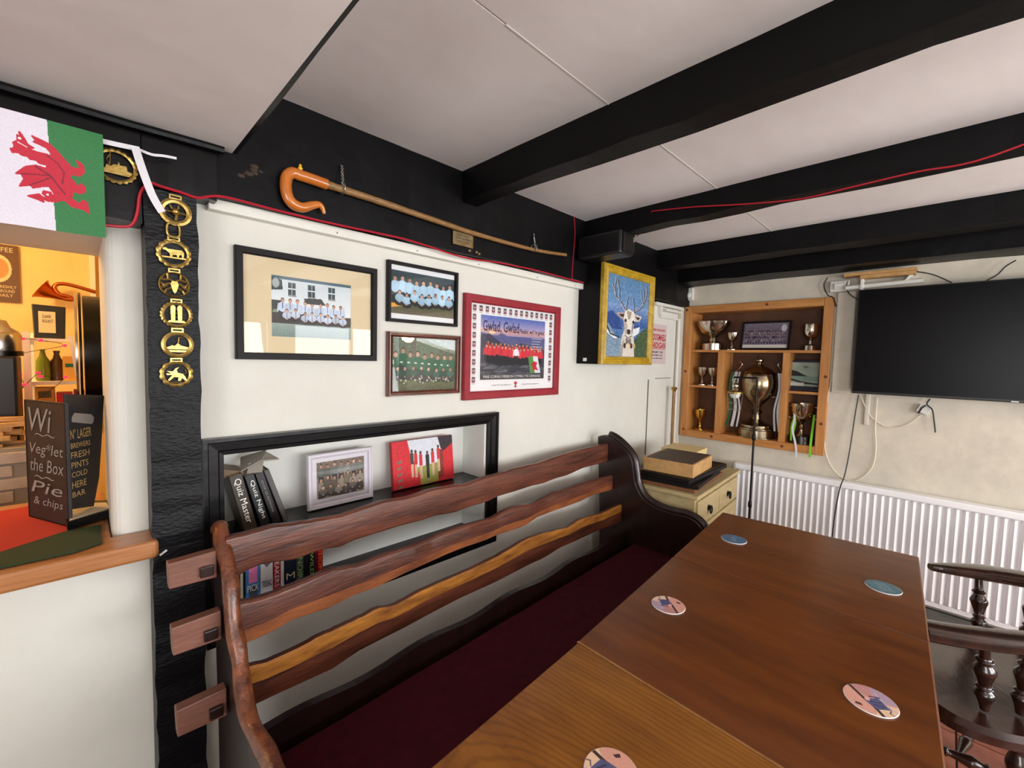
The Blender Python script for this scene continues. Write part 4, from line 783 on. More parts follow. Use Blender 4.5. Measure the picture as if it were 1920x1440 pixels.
for x, y, c_ in ((.3, .2, (60, 60, 54)), (.36, .22, (200, 40, 50)), (.44, .26, (206, 44, 60)), (.55, .28, (30, 30, 34)), (.64, .24, (206, 44, 56)), (.74, .18, (206, 44, 56))):
    cv.rect(x-.028, y+.08, x+.028, y+.32, c_); cv.rect(x-.02, y+.32, x+.02, y+.6, c_ if x == .55 else (210, 170, 140)); cv.ell(x, y+.04, .02, .045, (90, 60, 48))
Mx = frame((.905, 1.585, .909), (1, .0, 0), (0, .12, 1)); t = base('canvas_print', (1.06, 1.59, .909), 0, 'red canvas print of footballers standing in a huddle, on the niche shelf', 'canvas print')
MB(Mx).box(0, .312, 0, .2, -.02, 0).build('stretched_canvas', colmat((168, 26, 36)), t, bevel=.003); cv.mesh('print', Mx @ Matrix.Translation((0, 0, .0006)), .001, .001, .311, .199, t)
# lower row of discs and paperbacks
row = [(447, 450, (110, 30, 34), None), (450, 456, (206, 200, 170), None), (456, 460, (24, 24, 30), None), (460, 488, (60, 120, 176), ('PICK', 'p')), (488, 512, (206, 202, 206), ('TISSAC', 'g')), (512, 526, (168, 30, 50), ('BREAKERS', 'w')), (526, 533, (214, 208, 212), None), (534, 555, (24, 34, 52), ('M', 'o')), (555, 570, (58, 66, 78), ('NOIR', 'b')), (570, 579, (18, 20, 24), None), (579, 590, (26, 30, 32), ('WILD', 'b')), (590, 595, (96, 18, 34), None), (595, 606, (170, 24, 30), ('ACTION', 'y'))]
lbs = ['dark red spine at the left end of the lower row', 'narrow cream spine second in the lower row', 'thin black spine beside the blue and pink case', 'blue case with a pink label, widest in the lower row', 'white case with a grey picture on its spine', 'red case with white vertical lettering', 'plain white narrow spine right of the red lettered case', 'navy case with a single pale letter', 'slate grey case with pale blue top', 'plain black case right of the slate grey one', 'black case with sky blue and green lettering', 'narrow maroon spine near the row end', 'bright red case with orange lettering, last in the row']
for (a, b, col, tx), lb in zip(row, lbs):
    x0 = P(a, 1070, 1, 1.53).x; x1 = P(b, 1070, 1, 1.53).x
    t = base('disc_case', ((x0+x1)/2, 1.53, NZ0+.004), 0, lb, 'case', 'cases and paperbacks on the lower niche shelf')
    h = .178+random.uniform(-.006, .006); MB().box(x0+.0006, x1-.0006, 1.53, 1.62, NZ0+.005, NZ0+.005+h).build('case', colmat(col, .3), t, bevel=.001)
    if tx:
        Mx = backplane(x0, NZ0+.005, 1.5295); ww = x1-x0
        if tx[1] == 'p': MB(Mx).box(ww*.22, ww*.8, h*.45, h*.97, 0, .0006).build('label_patch', colmat((220, 120, 170)), t); MB(Mx).box(ww*.22, ww*.8, h*.05, h*.4, 0, .0006).build('label_patch', colmat((60, 66, 72)), t)
        if tx[1] == 'g': MB(Mx).prism([(ww*.1, h*.9), (ww*.5, h*.97), (ww*.85, h*.9), (ww*.8, h*.72), (ww*.5, h*.66), (ww*.25, h*.74)], 0, .0006).build('label_patch', colmat((96, 96, 104)), t)
        if tx[1] == 'b': MB(Mx).box(ww*.15, ww*.85, h*.72, h*.96, 0, .0006).build('label_patch', colmat((96, 176, 220)), t)
        ink = {'w': M['white_ink'], 'p': M['white_ink'], 'g': M['black_ink'], 'o': M['mount'], 'b': colmat((150, 190, 90)), 'y': colmat((240, 140, 50))}[tx[1]]
        Mt = Mx @ Matrix(((0, 1, 0, 0), (-1, 0, 0, h), (0, 0, 1, 0), (0, 0, 0, 1)))
        if tx[1] in 'wby': text('lettering', tx[0], Mt, h*.1 if tx[1] != 'b' else h*.32, ww*.2, h*.75, ww*.8, ink, t, z=.0009)
        else: text('lettering', tx[0], Mx, ww*.12, h*.3, ww*.88, h*.42, ink, t, z=.0009)

# ================================================================ SETTLE
random.seed(11)
st = base('settle', (1.2, 1.15, 0), 0, 'long dark wooden settle with wavy-edged back slats and scrolled ends', 'settle')
def interp(pts, px):
    for (a, b), (c_, d) in zip(pts, pts[1:]):
        if a <= px <= c_: return b+(d-b)*(px-a)/(c_-a)
    return pts[0][1] if px < pts[0][0] else pts[-1][1]
def slat(top, bot, L, Rr, x0px, x1px, upper, lower, th=.026, uf=.0, lf=.0, n=70):
    # L,Rr: plan points (x,y) of the slat face; traced edges are put on that upright plane, then built as a board
    Lx = Vector((L[0], L[1], 1)); d = Vector((Rr[0]-L[0], Rr[1]-L[1], 0)).normalized(); nrm = Vector((-d.y, d.x, 0))
    rows = []
    for i in range(n+1):
        px = x0px+(x1px-x0px)*i/n; T_ = PP(px, interp(top, px), Lx, nrm); B_ = PP(px, interp(bot, px), Lx, nrm)
        tz = T_.z+random.uniform(-.001, .001)
        # drop bottom to the same plan position
        j = px
        for _ in range(4):
            B_ = PP(j, interp(bot, j), Lx, nrm); j += (T_-B_).dot(d)*F/T_.length*.75
        bz = B_.z; h = tz-bz; P0 = Vector((T_.x, T_.y, 0))
        rows.append([P0+nrm*th+Vector((0, 0, tz-.002)), P0+nrm*.006+Vector((0, 0, tz)), P0+Vector((0, 0, tz-.006)), P0-nrm*.0012+Vector((0, 0, tz-h*max(uf, .10))), P0-nrm*.0012+Vector((0, 0, bz+h*max(lf, .10))), P0+Vector((0, 0, bz+.005)), P0+nrm*.007+Vector((0, 0, bz)), P0+nrm*th+Vector((0, 0, bz+.002))])
    mb = MB()
    for a, b in zip(rows, rows[1:]):
        for q in range(8):
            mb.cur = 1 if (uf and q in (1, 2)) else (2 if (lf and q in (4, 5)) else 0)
            mb.add([a[q], b[q], b[(q+1) % 8], a[(q+1) % 8]], [(0, 1, 2, 3)])
    mb.cur = 0; mb.add(rows[0]+rows[-1], [tuple(range(8)), tuple(range(8, 16))])
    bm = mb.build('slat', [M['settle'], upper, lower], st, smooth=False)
    me = bm.data; b2 = bmesh.new(); b2.from_mesh(me); bmesh.ops.remove_doubles(b2, verts=b2.verts, dist=1e-5); bmesh.ops.recalc_face_normals(b2, faces=b2.faces); b2.to_mesh(me); b2.free()
    me.polygons.foreach_set('use_smooth', [True]*len(me.polygons)); me.set_sharp_from_angle(angle=math.radians(24)); return bm
T1 = [(400,1015),(428,1008),(463,1000),(510,986),(560,980),(600,974),(641,966),(688,950),(719,940),(766,933),(811,918),(852,910),(876,908),(912,894),(933,890),(960,880),(1010,869),(1055,853),(1103,840),(1139,832),(1175,826)]
B1 = [(400,1098),(447,1082),(467,1070),(490,1060),(523,1055),(557,1050),(577,1042),(607,1031),(640,1027),(663,1015),(707,1001),(751,987),(797,975),(816,968),(852,962),(888,949),(914,942),(933,932),(967,922),(1000,911),(1020,907),(1039,899),(1067,891),(1094,878),(1132,868),(1175,858)]
T2 = [(420,1138),(447,1130),(477,1125),(517,1112),(567,1092),(623,1068),(673,1060),(713,1043),(763,1028),(780,1023),(816,1007),(852,992),(888,982),(924,973),(948,958),(972,948),(996,947),(1015,938),(1039,925),(1067,916),(1096,905),(1139,894),(1175,884)]
B2 = [(420,1222),(457,1210),(490,1197),(523,1180),(547,1165),(583,1153),(623,1140),(667,1117),(707,1103),(757,1078),(790,1063),(840,1040),(876,1026),(912,1014),(933,1004),(962,995),(984,988),(1008,971),(1039,959),(1067,949),(1091,940),(1115,928),(1175,912)]
T3 = [(440,1262),(462,1253),(507,1242),(550,1222),(597,1197),(640,1177),(683,1157),(710,1142),(740,1138),(767,1123),(790,1110),(830,1092),(870,1075),(905,1059),(933,1045),(962,1028),(988,1012),(1015,1002),(1043,995),(1067,990),(1091,973),(1127,964),(1175,942)]
B3 = [(440,1340),(483,1322),(523,1303),(573,1280),(623,1257),(673,1223),(723,1197),(757,1180),(790,1162),(860,1125),(930,1093),(993,1060),(1020,1048),(1051,1028),(1079,1016),(1113,1000),(1175,975)]
slat(T1, B1, (.26, 1.28), (2.165, 1.37), 424, 1160, M['settle'], M['settle'])
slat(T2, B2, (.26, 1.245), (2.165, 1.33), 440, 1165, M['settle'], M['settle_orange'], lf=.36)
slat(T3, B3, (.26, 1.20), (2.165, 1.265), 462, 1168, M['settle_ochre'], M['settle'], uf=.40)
# through tenons with wedges
for (ya, zt, zb_, yb) in ((1.285, .958, .895, 0), (1.245, .818, .750, 0), (1.20, .642, .578, 0)):
    MB().hexa([(.138, ya, zb_), (.235, ya, zb_-.003), (.235, ya+.03, zb_-.003), (.138, ya+.03, zb_)], [(.136, ya, zt), (.235, ya, zt+.004), (.235, ya+.03, zt+.004), (.136, ya+.03, zt)]).build('tenon', M['settle_pale'], st, bevel=.0025)
    w_ = MB().hexa([(.198, ya-.012, zb_+.010), (.226, ya-.012, zb_+.010), (.226, ya+.045, zb_+.015), (.198, ya+.045, zb_+.015)], [(.198, ya-.012, zb_+.036), (.226, ya-.012, zb_+.036), (.226, ya+.045, zb_+.032), (.198, ya+.045, zb_+.032)]).build('wedge', M['settle_dark'], st, bevel=.002)
# scrolled end panels (outline in y,z)
prof = smoothpath([Vector((y, z, 0)) for y, z in ((1.445, 1.018), (1.40, 1.032), (1.345, 1.028), (1.27, .985), (1.215, .930), (1.196, .86), (1.18, .79), (1.135, .725), (1.06, .695), (.97, .688), (.90, .692), (.84, .676), (.80, .63), (.79, .56))], 4)
NP = smoothpath([Vector((y, z, 0)) for y, z in ((1.365, .985), (1.345, .998), (1.325, .992), (1.292, .960), (1.250, .910), (1.221, .860), (1.197, .795), (1.170, .749), (1.140, .705), (1.075, .645), (1.00, .635), (.922, .644), (.86, .650), (.78, .635), (.73, .60), (.715, .55))], 4)
def endpanel(xc, dy, th, prof=None):
    po = [(v.x+dy*(prof is not NP), v.y) for v in prof]+[(.80+dy, .0), (.87+dy, 0), (.90+dy, .10), (1.28+dy, .10), (1.31+dy, .0), (1.40+dy, 0), (1.41+dy, .5)]
    o = MB().prism(po, xc-th/2, xc+th/2, 'x').build('end_panel', M['settle_dark'], st, bevel=.009); return o
endpanel(2.185, 0, .042, prof); endpanel(.252, -.085, .026, NP)
# rounded worn front edge of the near end
cap = [Vector((.252+.002*math.sin(i*.5), v.x-.002, v.y+.002)) for i, v in enumerate(NP[1:])]
mb = MB(); vs = []
mb.tube(cap, [.0185+.0012*math.sin(i*.8) for i in range(len(cap))], 12); mb.build('arm_edge', M['settle_edge'], st, smooth=True)
cap = [Vector((2.185, v.x-.004, v.y+.004)) for v in prof[6:]]
MB().tube(cap, .021, 10).build('arm_edge', M['settle_dark'], st, smooth=True)
# low back board, seat and rails
mb = MB(); secs = []
for i in range(41):
    x = .27+1.895*i/40; y = 1.165+(x-.27)*.03; z = .505+.008*math.sin(i*.7); secs.append([(x, y, .38), (x, y+.026, .38), (x, y+.026, z), (x, y, z)])
for a, b in zip(secs, secs[1:]): mb.add(a+b, [(j, (j+1) % 4, 4+(j+1) % 4, 4+j) for j in range(4)])
mb.add(secs[0]+secs[-1], [(0, 1, 2, 3), (4, 5, 6, 7)]); mb.build('back_rail', M['settle_dark'], st)
MB().box(.267, 2.165, .76, 1.19, .385, .415).build('seat', M['settle_dark'], st, bevel=.004)
MB().box(.267, 2.165, .80, .825, .28, .385).build('front_rail', M['settle_dark'], st)
MB().box(.267, 2.165, 1.09, 1.12, .10, .16).build('stretcher', M['settle_dark'], st)
# seat cushion
mb = MB(); n = 30; V = []
for i in range(n+1):
    x = .275+1.885*i/n; yb = 1.14+(x-.27)*.025; w_ = .004*math.sin(i*1.1)
    V.append([(x, .775, .4155), (x, yb, .4155), (x, yb+.004, .437), (x, yb-.012, .455+w_*.3), (x, .79, .456+w_*.3), (x, .77, .438)])
for a, b in zip(V, V[1:]): mb.add(a+b, [(j, (j+1) % 6, 6+(j+1) % 6, 6+j) for j in range(6)])
mb.add(V[0]+V[-1], [tuple(range(6)), tuple(range(6, 12))])
tag(mb.build('seat_cushion', M['crimson'], smooth=True), 'long crimson cloth cushion on the seat of the settle', 'cushion')

# ================================================================ TABLES AND COASTERS
def table(name, a, b, c_, d, mt, label, group=None):     # corners at table height: a far-left, b far-right, c near-right, d near-left
    cx = sum(p[0] for p in (a, b, c_, d))/4; cy = sum(p[1] for p in (a, b, c_, d))/4; t = base(name, (cx, cy, 0), 0, label, 'table', group)
    q = [Vector((*p, 0)) for p in (a, b, c_, d)]; ce = Vector((cx, cy, 0))
    MB().hexa([v+Vector((0, 0, .722)) for v in q], [v+Vector((0, 0, .75)) for v in q]).build('tabletop', mt, t, bevel=.004)
    ins = [v+(ce-v).normalized()*.07 for v in q]; inn = [v+(ce-v).normalized()*.10 for v in q]
    mb = MB()
    for i in range(4): mb.hexa([ins[i]+Vector((0, 0, .64)), ins[(i+1) % 4]+Vector((0, 0, .64)), inn[(i+1) % 4]+Vector((0, 0, .64)), inn[i]+Vector((0, 0, .64))], [ins[i]+Vector((0, 0, .7215)), ins[(i+1) % 4]+Vector((0, 0, .7215)), inn[(i+1) % 4]+Vector((0, 0, .7215)), inn[i]+Vector((0, 0, .7215))])
    mb.build('apron', M['settle_dark'], t)
    for v in inn: MB().lathe([(.022, 0), (.028, .02), (.02, .06), (.024, .3), (.03, .45), (.022, .5), (.032, .53), (.032, .7215)], (v.x, v.y, 0), 14).build('leg', M['settle_dark'], t, smooth=True)
    return t
A = Vector((.885, .628)); B = Vector((2.190, .731)); D_ = Vector((2.255, .038)); E_ = Vector((.866, -.055))
def ln(p, q, t): return (p.x+(q.x-p.x)*t, p.y+(q.y-p.y)*t)
s1 = .505; g = .0012
t2 = table('pub_table', ln(A, B, s1+g), (B.x, B.y), (D_.x, D_.y), ln(E_, D_, s1+g), M['table_dark'], 'dark brown table farthest away, two blue coasters on its top')
t1 = table('pub_table', (A.x, A.y), ln(A, B, s1-g), ln(E_, D_, s1-g), (E_.x, E_.y), M['table_dark'], 'dark brown table in the middle, two pink picture coasters on its top')
t0 = table('pub_table', (.18, .585), (.8835, .6255), (.866, -.058), (.175, -.105), M['oak'], 'paler oak table nearest the camera, with bold curved grain')
u = (A-E_).normalized()
for (p, q, mt, wd) in (((A.x+.001, A.y), (E_.x+.001, E_.y), 'table_trim', .003),):
    n_ = Vector((-(q[1]-p[1]), q[0]-p[0], 0)).normalized()*wd; p_ = Vector((*p, .7503)); q_ = Vector((*q, .7503))
    MB().hexa([p_-n_+Vector((0, 0, -.004)), q_-n_+Vector((0, 0, -.004)), q_+n_+Vector((0, 0, -.004)), p_+n_+Vector((0, 0, -.004))], [p_-n_, q_-n_, q_+n_, p_+n_]).build('edge_lipping', M['table_trim'], t1)
def coaster(px, py, rot, kind, label, r=.047):
    p = P(px, py, 2, .752); t = base('coaster', (p.x, p.y, .7505), rot, label, 'coaster')
    o = MB(Matrix.Translation((p.x, p.y, .7505))).lathe([(.001, 0), (r, 0), (r+.0006, .001), (r, .0022), (.001, .0022)], (0, 0, 0), 40).build('board', M['paper'], t, smooth=True)
    if kind == 'blue': cv = Canvas(60, 60, (74, 104, 132)); cv.rect(.2, .4, .8, .6, (96, 124, 150)); cv.noise(7, blotch=2)
    elif kind == 'teal': cv = Canvas(60, 60, (84, 112, 122)); cv.rect(.2, .3, .8, .7, (100, 128, 138)); cv.noise(8, blotch=2)
    else:
        cv = Canvas(110, 110, (212, 156, 138)); cv.poly([(0, 0), (.5, 0), (.42, .42), (0, .48)], (226, 192, 160)); cv.poly([(0, .5), (.35, .5), (.5, 1), (0, 1)], (170, 146, 164)); cv.poly([(.45, .55), (1, .9), (.8, 1), (.4, 1)], (188, 134, 132))
        cv.line([(.36, 0), (.48, .3), (.62, .5), (.86, .95)], .035, (56, 40, 44)); cv.poly([(.14, .34), (.44, .22), (.64, .46), (.34, .64)], (84, 84, 124)); cv.line([(.28, .38), (.46, .36)], .02, (56, 52, 84)); cv.line([(.3, .48), (.5, .46)], .02, (60, 56, 90)); cv.line([(.05, .3), (.2, .38), (.36, .8)], .012, (196, 178, 196)); cv.line([(.3, .66), (.5, .62)], .018, (56, 40, 84)); cv.poly([(.70, .2), (.84, .22), (.82, .3), (.72, .28)], (70, 36, 44)); cv.ell(.56, .5, .05, .05, (226, 170, 160)); cv.line([(.1, .12), (.22, .2), (.18, .3)], .014, (96, 88, 100)); cv.noise(6)
    msk = ((cv.X-.5)**2+(cv.Y-.5)**2) < .242
    cv.mesh('print', Matrix.Translation((p.x, p.y, .7528)) @ Matrix.Rotation(rot, 4, 'Z') if False else Matrix.Translation((p.x, p.y, .7530)) @ Matrix.Rotation(rot, 4, 'Z'), -r, -r, r, r, t, mask=msk)
    return t
coaster(1376, 1011, .2, 'blue', 'blue coaster at the far left corner of the farthest table')
coaster(1656, 1101, .5, 'teal', 'grey-blue coaster near the right edge of the farthest table')
coaster(1253, 1134, -1.25, 'pic', 'pink and purple picture coaster by the settle side of the middle table')
coaster(1632, 1313, 1.9, 'pic', 'pink picture coaster near the chair side of the middle table')
coaster(1146, 1447, -.5, 'pic', 'picture coaster on the oak table, cut off by the bottom of the photo')

# ================================================================ CHEST OF DRAWERS AND WHAT STANDS ON IT
ang = math.radians(3.5); t = base('chest_of_drawers', (2.62, 1.12, 0), ang, 'pale pine chest of drawers in the corner beside the settle end', 'chest of drawers')
CM = Matrix.Translation((2.240, .872, 0)) @ Matrix.Rotation(ang, 4, 'Z')     # origin near front-left corner, X along front, Y to the wall
cw, cd, chh = .80, .40, .78
MB(CM).box(.015, cw-.015, .018, cd, .06, chh-.022).build('carcass', M['chest'], t, bevel=.003)
MB(CM).box(-.005, cw+.005, -.004, cd+.005, chh-.022, chh).build('top', M['chest'], t, bevel=.006)
MB(CM).box(0, cw, .004, cd, 0, .075).build('plinth', M['chest'], t, bevel=.003)
def drawer(x0, x1, z0, z1, knobs):
    d = MB(CM).box(x0, x1, .006, .02, z0, z1).build('drawer', M['chest'], t, bevel=.003)
    for kx in knobs:
        mb = MB(CM @ Matrix.Translation((kx, .005, (z0+z1)/2)) @ Matrix.Rotation(PI/2, 4, 'X')); mb.lathe([(.017, 0), (.018, .003), (.006, .005), (.006, .016), (.001, .018)], (0, 0, 0), 14)
        mb.tube([(.016*math.cos(a), -.009+.019*math.sin(a), .015) for a in [2*PI*j/16 for j in range(16)]], .0038, 6, closed=True); mb.sphere((0, .010, .014), .007, 8); mb.build('ring_pull', M['iron'], d, smooth=True)
drawer(.03, .395, .605, .74, (.20,)); drawer(.405, .77, .605, .74, (.56,)); drawer(.03, .77, .425, .59, (.2, .6)); drawer(.03, .77, .25, .41, (.2, .6)); drawer(.03, .77, .09, .235, (.2, .6))
zt = .781
def onchest(x0, x1, y0, y1, z0, z1, rot=0, px=None):
    R_ = CM @ Matrix.Translation(((x0+x1)/2, (y0+y1)/2, 0)) @ Matrix.Rotation(rot, 4, 'Z') @ Matrix.Translation((-(x0+x1)/2, -(y0+y1)/2, 0)); return MB(R_).box(x0, x1, y0, y1, z0, z1), R_
mb, _ = onchest(.03, .56, .035, .385, zt, zt+.018, .02); tag(mb.build('brown_board', M['stripboard'], bevel=.002), 'brown wooden board at the bottom of the pile on the chest', 'board')
z = zt+.0185
mb, R_ = onchest(.04, .52, .03, .37, z, z+.022, .06); t = base('flat_frame', tuple(CM @ Vector((.25, .2, z))), ang, 'lower dark picture frame lying flat in the pile', 'picture frame')
mb.build('frame', M['frame_black'], t, bevel=.002); MB(R_).box(.07, .49, .06, .34, z+.022, z+.0225).build('backing', M['bakelite'], t)
z += .0232
mb, R_ = onchest(.03, .60, .04, .385, z, z+.024, -.05); t = base('flat_frame', tuple(CM @ Vector((.25, .2, z))), ang, 'upper dark picture frame lying flat under the wooden box', 'picture frame')
mb.build('frame', M['frame_black'], t, bevel=.003); MB(R_).rectsweep(.035, .045, .595, .38, [(0, z+.024), (0, z+.028), (.02, z+.025), (.02, z+.024)]).build('edge_trim', M['iron'], t)
z += .0245
mb, R_ = onchest(.075, .42, .06, .34, z, z+.074, .03); t = base('wooden_box', tuple(CM @ Vector((.25, .2, z))), ang, 'wooden box with a dark slatted lid on top of the pile', 'box')
mb.build('box_body', M['box_wood'], t, bevel=.003)
for i in range(14): MB(R_).box(.08+.0235*i, .08+.0235*i+.0215, .07, .32, z+.0742, z+.0775).build('slat', M['lid_dark'], t)
mb, R_ = onchest(.45, .66, .17, .385, z, z+.066, .0); t = base('cream_box', tuple(CM @ Vector((.5, .3, z))), ang, 'cream cardboard box behind the wooden box', 'box')
mb.build('box_body', M['box_cream'], t, bevel=.002); MB(R_).box(.448, .662, .168, .387, z+.046, z+.070).build('lid', M['box_cream'], t, bevel=.002)
# pole in the corner
p = P(1264, 728, 1, 1.44); t = base('brass_topped_pole', (p.x, 1.44, 0), 0, 'slim wooden pole with a brass knob standing in the corner behind the chest', 'pole')
MB().tube([(p.x+.01, 1.44, 0), (p.x, 1.44, p.z-.02)], .0115, 12).build('shaft', M['shaft'], t, smooth=True); MB().lathe([(.013, -.03), (.014, -.015), (.02, -.008), (.022, 0), (.016, .010), (.001, .013)], (p.x, 1.44, p.z), 16).build('knob', M['brass'], t, smooth=True)

# ================================================================ TROPHY CABINET
t = base('trophy_cabinet', (3.35, .994, .895), 0, 'pine trophy cabinet let into the wall beside the television', 'cabinet')
cabinet = t; x0, x1 = 3.328, 3.53; fw = .052
mb = MB(); mb.box(x0, 3.352, CY1-fw, CY1, CZ0, CZ1).build('side_rail', M['pine'], t, bevel=.004); MB().box(x0, 3.352, CY0, CY0+fw, CZ0, CZ1).build('side_rail', M['pine'], t, bevel=.004)
MB().box(x0, 3.352, CY0+fw, CY1-fw, CZ1-fw, CZ1).build('top_rail', M['pine_h'], t, bevel=.004); MB().box(x0, 3.352, CY0+fw, CY1-fw, CZ0, CZ0+fw).build('bottom_rail', M['pine_h'], t, bevel=.004)
iy0, iy1, iz0, iz1 = CY0+fw, CY1-fw, CZ0+fw, CZ1-fw
mb = MB(); mb.box(3.352, x1, iy1, iy1+.02, iz0-.02, iz1+.02).box(3.352, x1, iy0-.02, iy0, iz0-.02, iz1+.02).box(3.352, x1, iy0, iy1, iz1, iz1+.02).box(3.352, x1, iy0, iy1, iz0-.02, iz0); mb.build('carcass', M['pine'], t)
MB().box(x1, x1+.01, iy0-.02, iy1+.02, iz0-.02, iz1+.02).build('backboard', M['ply_back'], t)
S1 = 1.549
for (a, b, c_, d) in ((iy0, iy1, S1, S1+.018), (1.208, iy1, 1.281, 1.297), (iy0, .752, 1.281, 1.297)): MB().box(3.345, x1, a, b, c_, d).build('shelf', M['pine_h'], t, bevel=.001)
for (a, b) in ((1.165, 1.208), (.752, .789)): MB().box(3.342, x1, a, b, iz0, S1).build('divider', M['pine'], t, bevel=.001)
for y, z in ((1.45, 1.87), (1.44, 1.40), (1.435, .95), (.545, 1.4), (.552, 1.1), (1.22, .921), (.76, .923), (.9, 1.876)):
    MB(rightplane(y, z, x0-.0004)).lathe([(.001, 0), (.010, 0), (.001, .0006)], (0, 0, 0), 10).build('knot', M['knot'], t)
def yz(px, py, x): p = P(px, py, 0, x); return p.y, p.z
def cup(name, px, ztop_px, zbase, prof, mt, label, x=3.43, plinth=None, handles=None, n=28):
    y = P(px, ztop_px, 0, x).y; zt_ = P(px, ztop_px, 0, x).z; h = zt_-zbase; t = base(name, (x, y, zbase), 0, label, 'trophy')
    ph = 0
    if plinth: ph = plinth[1]*h; MB().lathe([(.001, 0), (plinth[0]*h, 0), (plinth[0]*h*.96, ph), (.001, ph)], (x, y, zbase+.0005), n).build('plinth', M['bakelite'], t, smooth=True)
    MB().lathe([(r*h, ph+z*(h-ph)) for r, z in prof], (x, y, zbase+.0005), n).build('cup', mt, t, smooth=True)
    if handles:
        hr, z0, z1 = handles
        for q in (-1, 1):
            pts = [Vector((x, y+q*(hr*h+.22*h*math.sin(PI*i/10)**.8), zbase+ph+(h-ph)*(z0+(z1-z0)*i/10)+.05*h*math.sin(PI*i/10))) for i in range(11)]
            MB().tube(pts, .014*h+.001, 8).build('handle', mt, t, smooth=True)
    return t
GOB = [(.001, 0), (.2, 0), (.2, .05), (.07, .12), (.045, .25), (.08, .32), (.045, .38), (.07, .5), (.17, .62), (.21, .8), (.23, 1), (.215, 1), (.19, .8), (.15, .65), (.001, .58)]
cup('rose_bowl', 1339, 604, S1+.018, [(.001, 0), (.36, 0), (.36, .22), (.3, .25), (.14, .32), (.12, .42), (.22, .52), (.42, .64), (.54, .84), (.58, 1), (.56, 1), (.5, .84), (.38, .66), (.001, .56)], M['silver'], 'large silver bowl trophy at the left end of the top shelf')
cup('goblet_trophy', 1374, 624, S1+.018, [(a*1.25, b) for a, b in GOB], M['silver'], 'small silver goblet between the bowl and the framed team photo', x=3.41)
cup('goblet_trophy', 1522, 608, S1+.018, [(.001, 0), (.22, 0), (.2, .18), (.06, .24), (.05, .38), (.14, .46), (.24, .62), (.25, .82), (.24, 1), (.2, 1), (.001, .6)], M['silver'], 'silver goblet at the right end of the top shelf', x=3.42)
cup('goblet_trophy', 1318, 689, 1.297, [(a*1.2, b) for a, b in GOB], M['silver'], 'small silver goblet, left of a pair on the small left shelf', x=3.40)
cup('goblet_trophy', 1337, 690, 1.297, [(a*1.2, b) for a, b in GOB], M['silver'], 'small silver goblet, right of a pair on the small left shelf', x=3.40)
cup('goblet_trophy', 1314, 768, iz0, [(a*1.15, b) for a, b in GOB], M['gold'], 'small gold goblet in the bottom left compartment', x=3.42)
# great cup
x = 3.43; y0, _ = yz(1420, 760, x); zb_, ztt = iz0, P(1424, 668, 0, x).z; h = ztt-zb_
t = base('lidded_cup', (x, y0, zb_), 0, 'tall lidded silver cup with ribbons in the centre compartment', 'trophy')
MB().lathe([(.001, 0), (.215*h, 0), (.215*h, .012*h), (.20*h, .016*h), (.20*h, .095*h), (.185*h, .10*h), (.18*h, .115*h), (.15*h, .12*h), (.15*h, .13*h), (.001, .13*h)], (x, y0, zb_+.0005), 32).build('plinth', M['silver_dull'], t, smooth=True)
MB().lathe([(r*h, z*h) for r, z in ((.17, .13), (.165, .15), (.10, .18), (.05, .22), (.04, .28), (.065, .31), (.04, .34), (.05, .40), (.10, .45), (.16, .53), (.185, .62), (.185, .70), (.17, .76), (.18, .78), (.16, .785), (.001, .785))], (x, y0, zb_), 36).build('cup', M['silver_dull'], t, smooth=True)
MB().lathe([(r*h, z*h) for r, z in ((.182, .787), (.17, .80), (.13, .84), (.06, .875), (.025, .90), (.022, .925), (.045, .94), (.045, .955), (.018, .97), (.012, .995), (.001, 1))], (x, y0, zb_), 36).build('lid', M['silver_dull'], t, smooth=True)
for q in (-1, 1):
    pts = smoothpath([Vector((x, y0+q*a*h, zb_+b*h)) for a, b in ((.16, .50), (.25, .54), (.30, .64), (.29, .76), (.23, .84), (.20, .90), (.23, .93))], 5)
    MB().tube(pts, .006, 8).build('handle', M['silver_dull'], t, smooth=True)
    for j, (dx, mt, wd, dd) in enumerate(((-.02, 'white_ribbon', .022, .0), (-.035, 'green_ribbon', .018, .02), (-.012, 'white_ribbon', .012, -.02))):
        pts = smoothpath([Vector((x+dx, y0+q*(.25*h+dd), zb_+.80*h)), Vector((x+dx-.01, y0+q*(.27*h+dd), zb_+.6*h)), Vector((x+dx-.004, y0+q*(.24*h+dd*1.3), zb_+.35*h)), Vector((x+dx-.01, y0+q*(.27*h+dd*1.6), zb_+.10*h))], 4)
        ribbon('ribbon', pts, wd, M[mt], t, side=(.2, 1, 0))
# cup with handles and lime ribbons
t = cup('two_handled_cup', 1506, 757, iz0, [(.001, 0), (.12, 0), (.07, .06), (.035, .2), (.06, .28), (.03, .36), (.06, .44), (.18, .56), (.25, .78), (.27, 1), (.25, 1), (.23, .8), (.001, .55)], M['silver'], 'two-handled silver cup with lime and white ribbons, bottom right compartment', x=3.42, plinth=(.26, .18), handles=(.24, .52, .92))
MB(rightplane(P(1506, 800, 0, 3.42).y, iz0+.022, 3.42-.061)).prism([(.034*math.cos(a), .011*math.sin(a)+.004) for a in [2*PI*j/16 for j in range(16)]], -.004, .002).build('engraved_plate', M['silver'], t)
def rib(pts, wd, mt):
    ribbon('ribbon', smoothpath([P(a, b, 0, xx) for a, b, xx in pts], 4), wd, M[mt], t, side=(.1, 1, 0))
rib(((1488, 762, 3.39), (1490, 785, 3.37), (1486, 805, 3.35), (1492, 835, 3.322), (1493, 857, 3.320)), .012, 'white_ribbon'); rib(((1490, 780, 3.38), (1484, 800, 3.36), (1483, 826, 3.36)), .010, 'lime_ribbon')
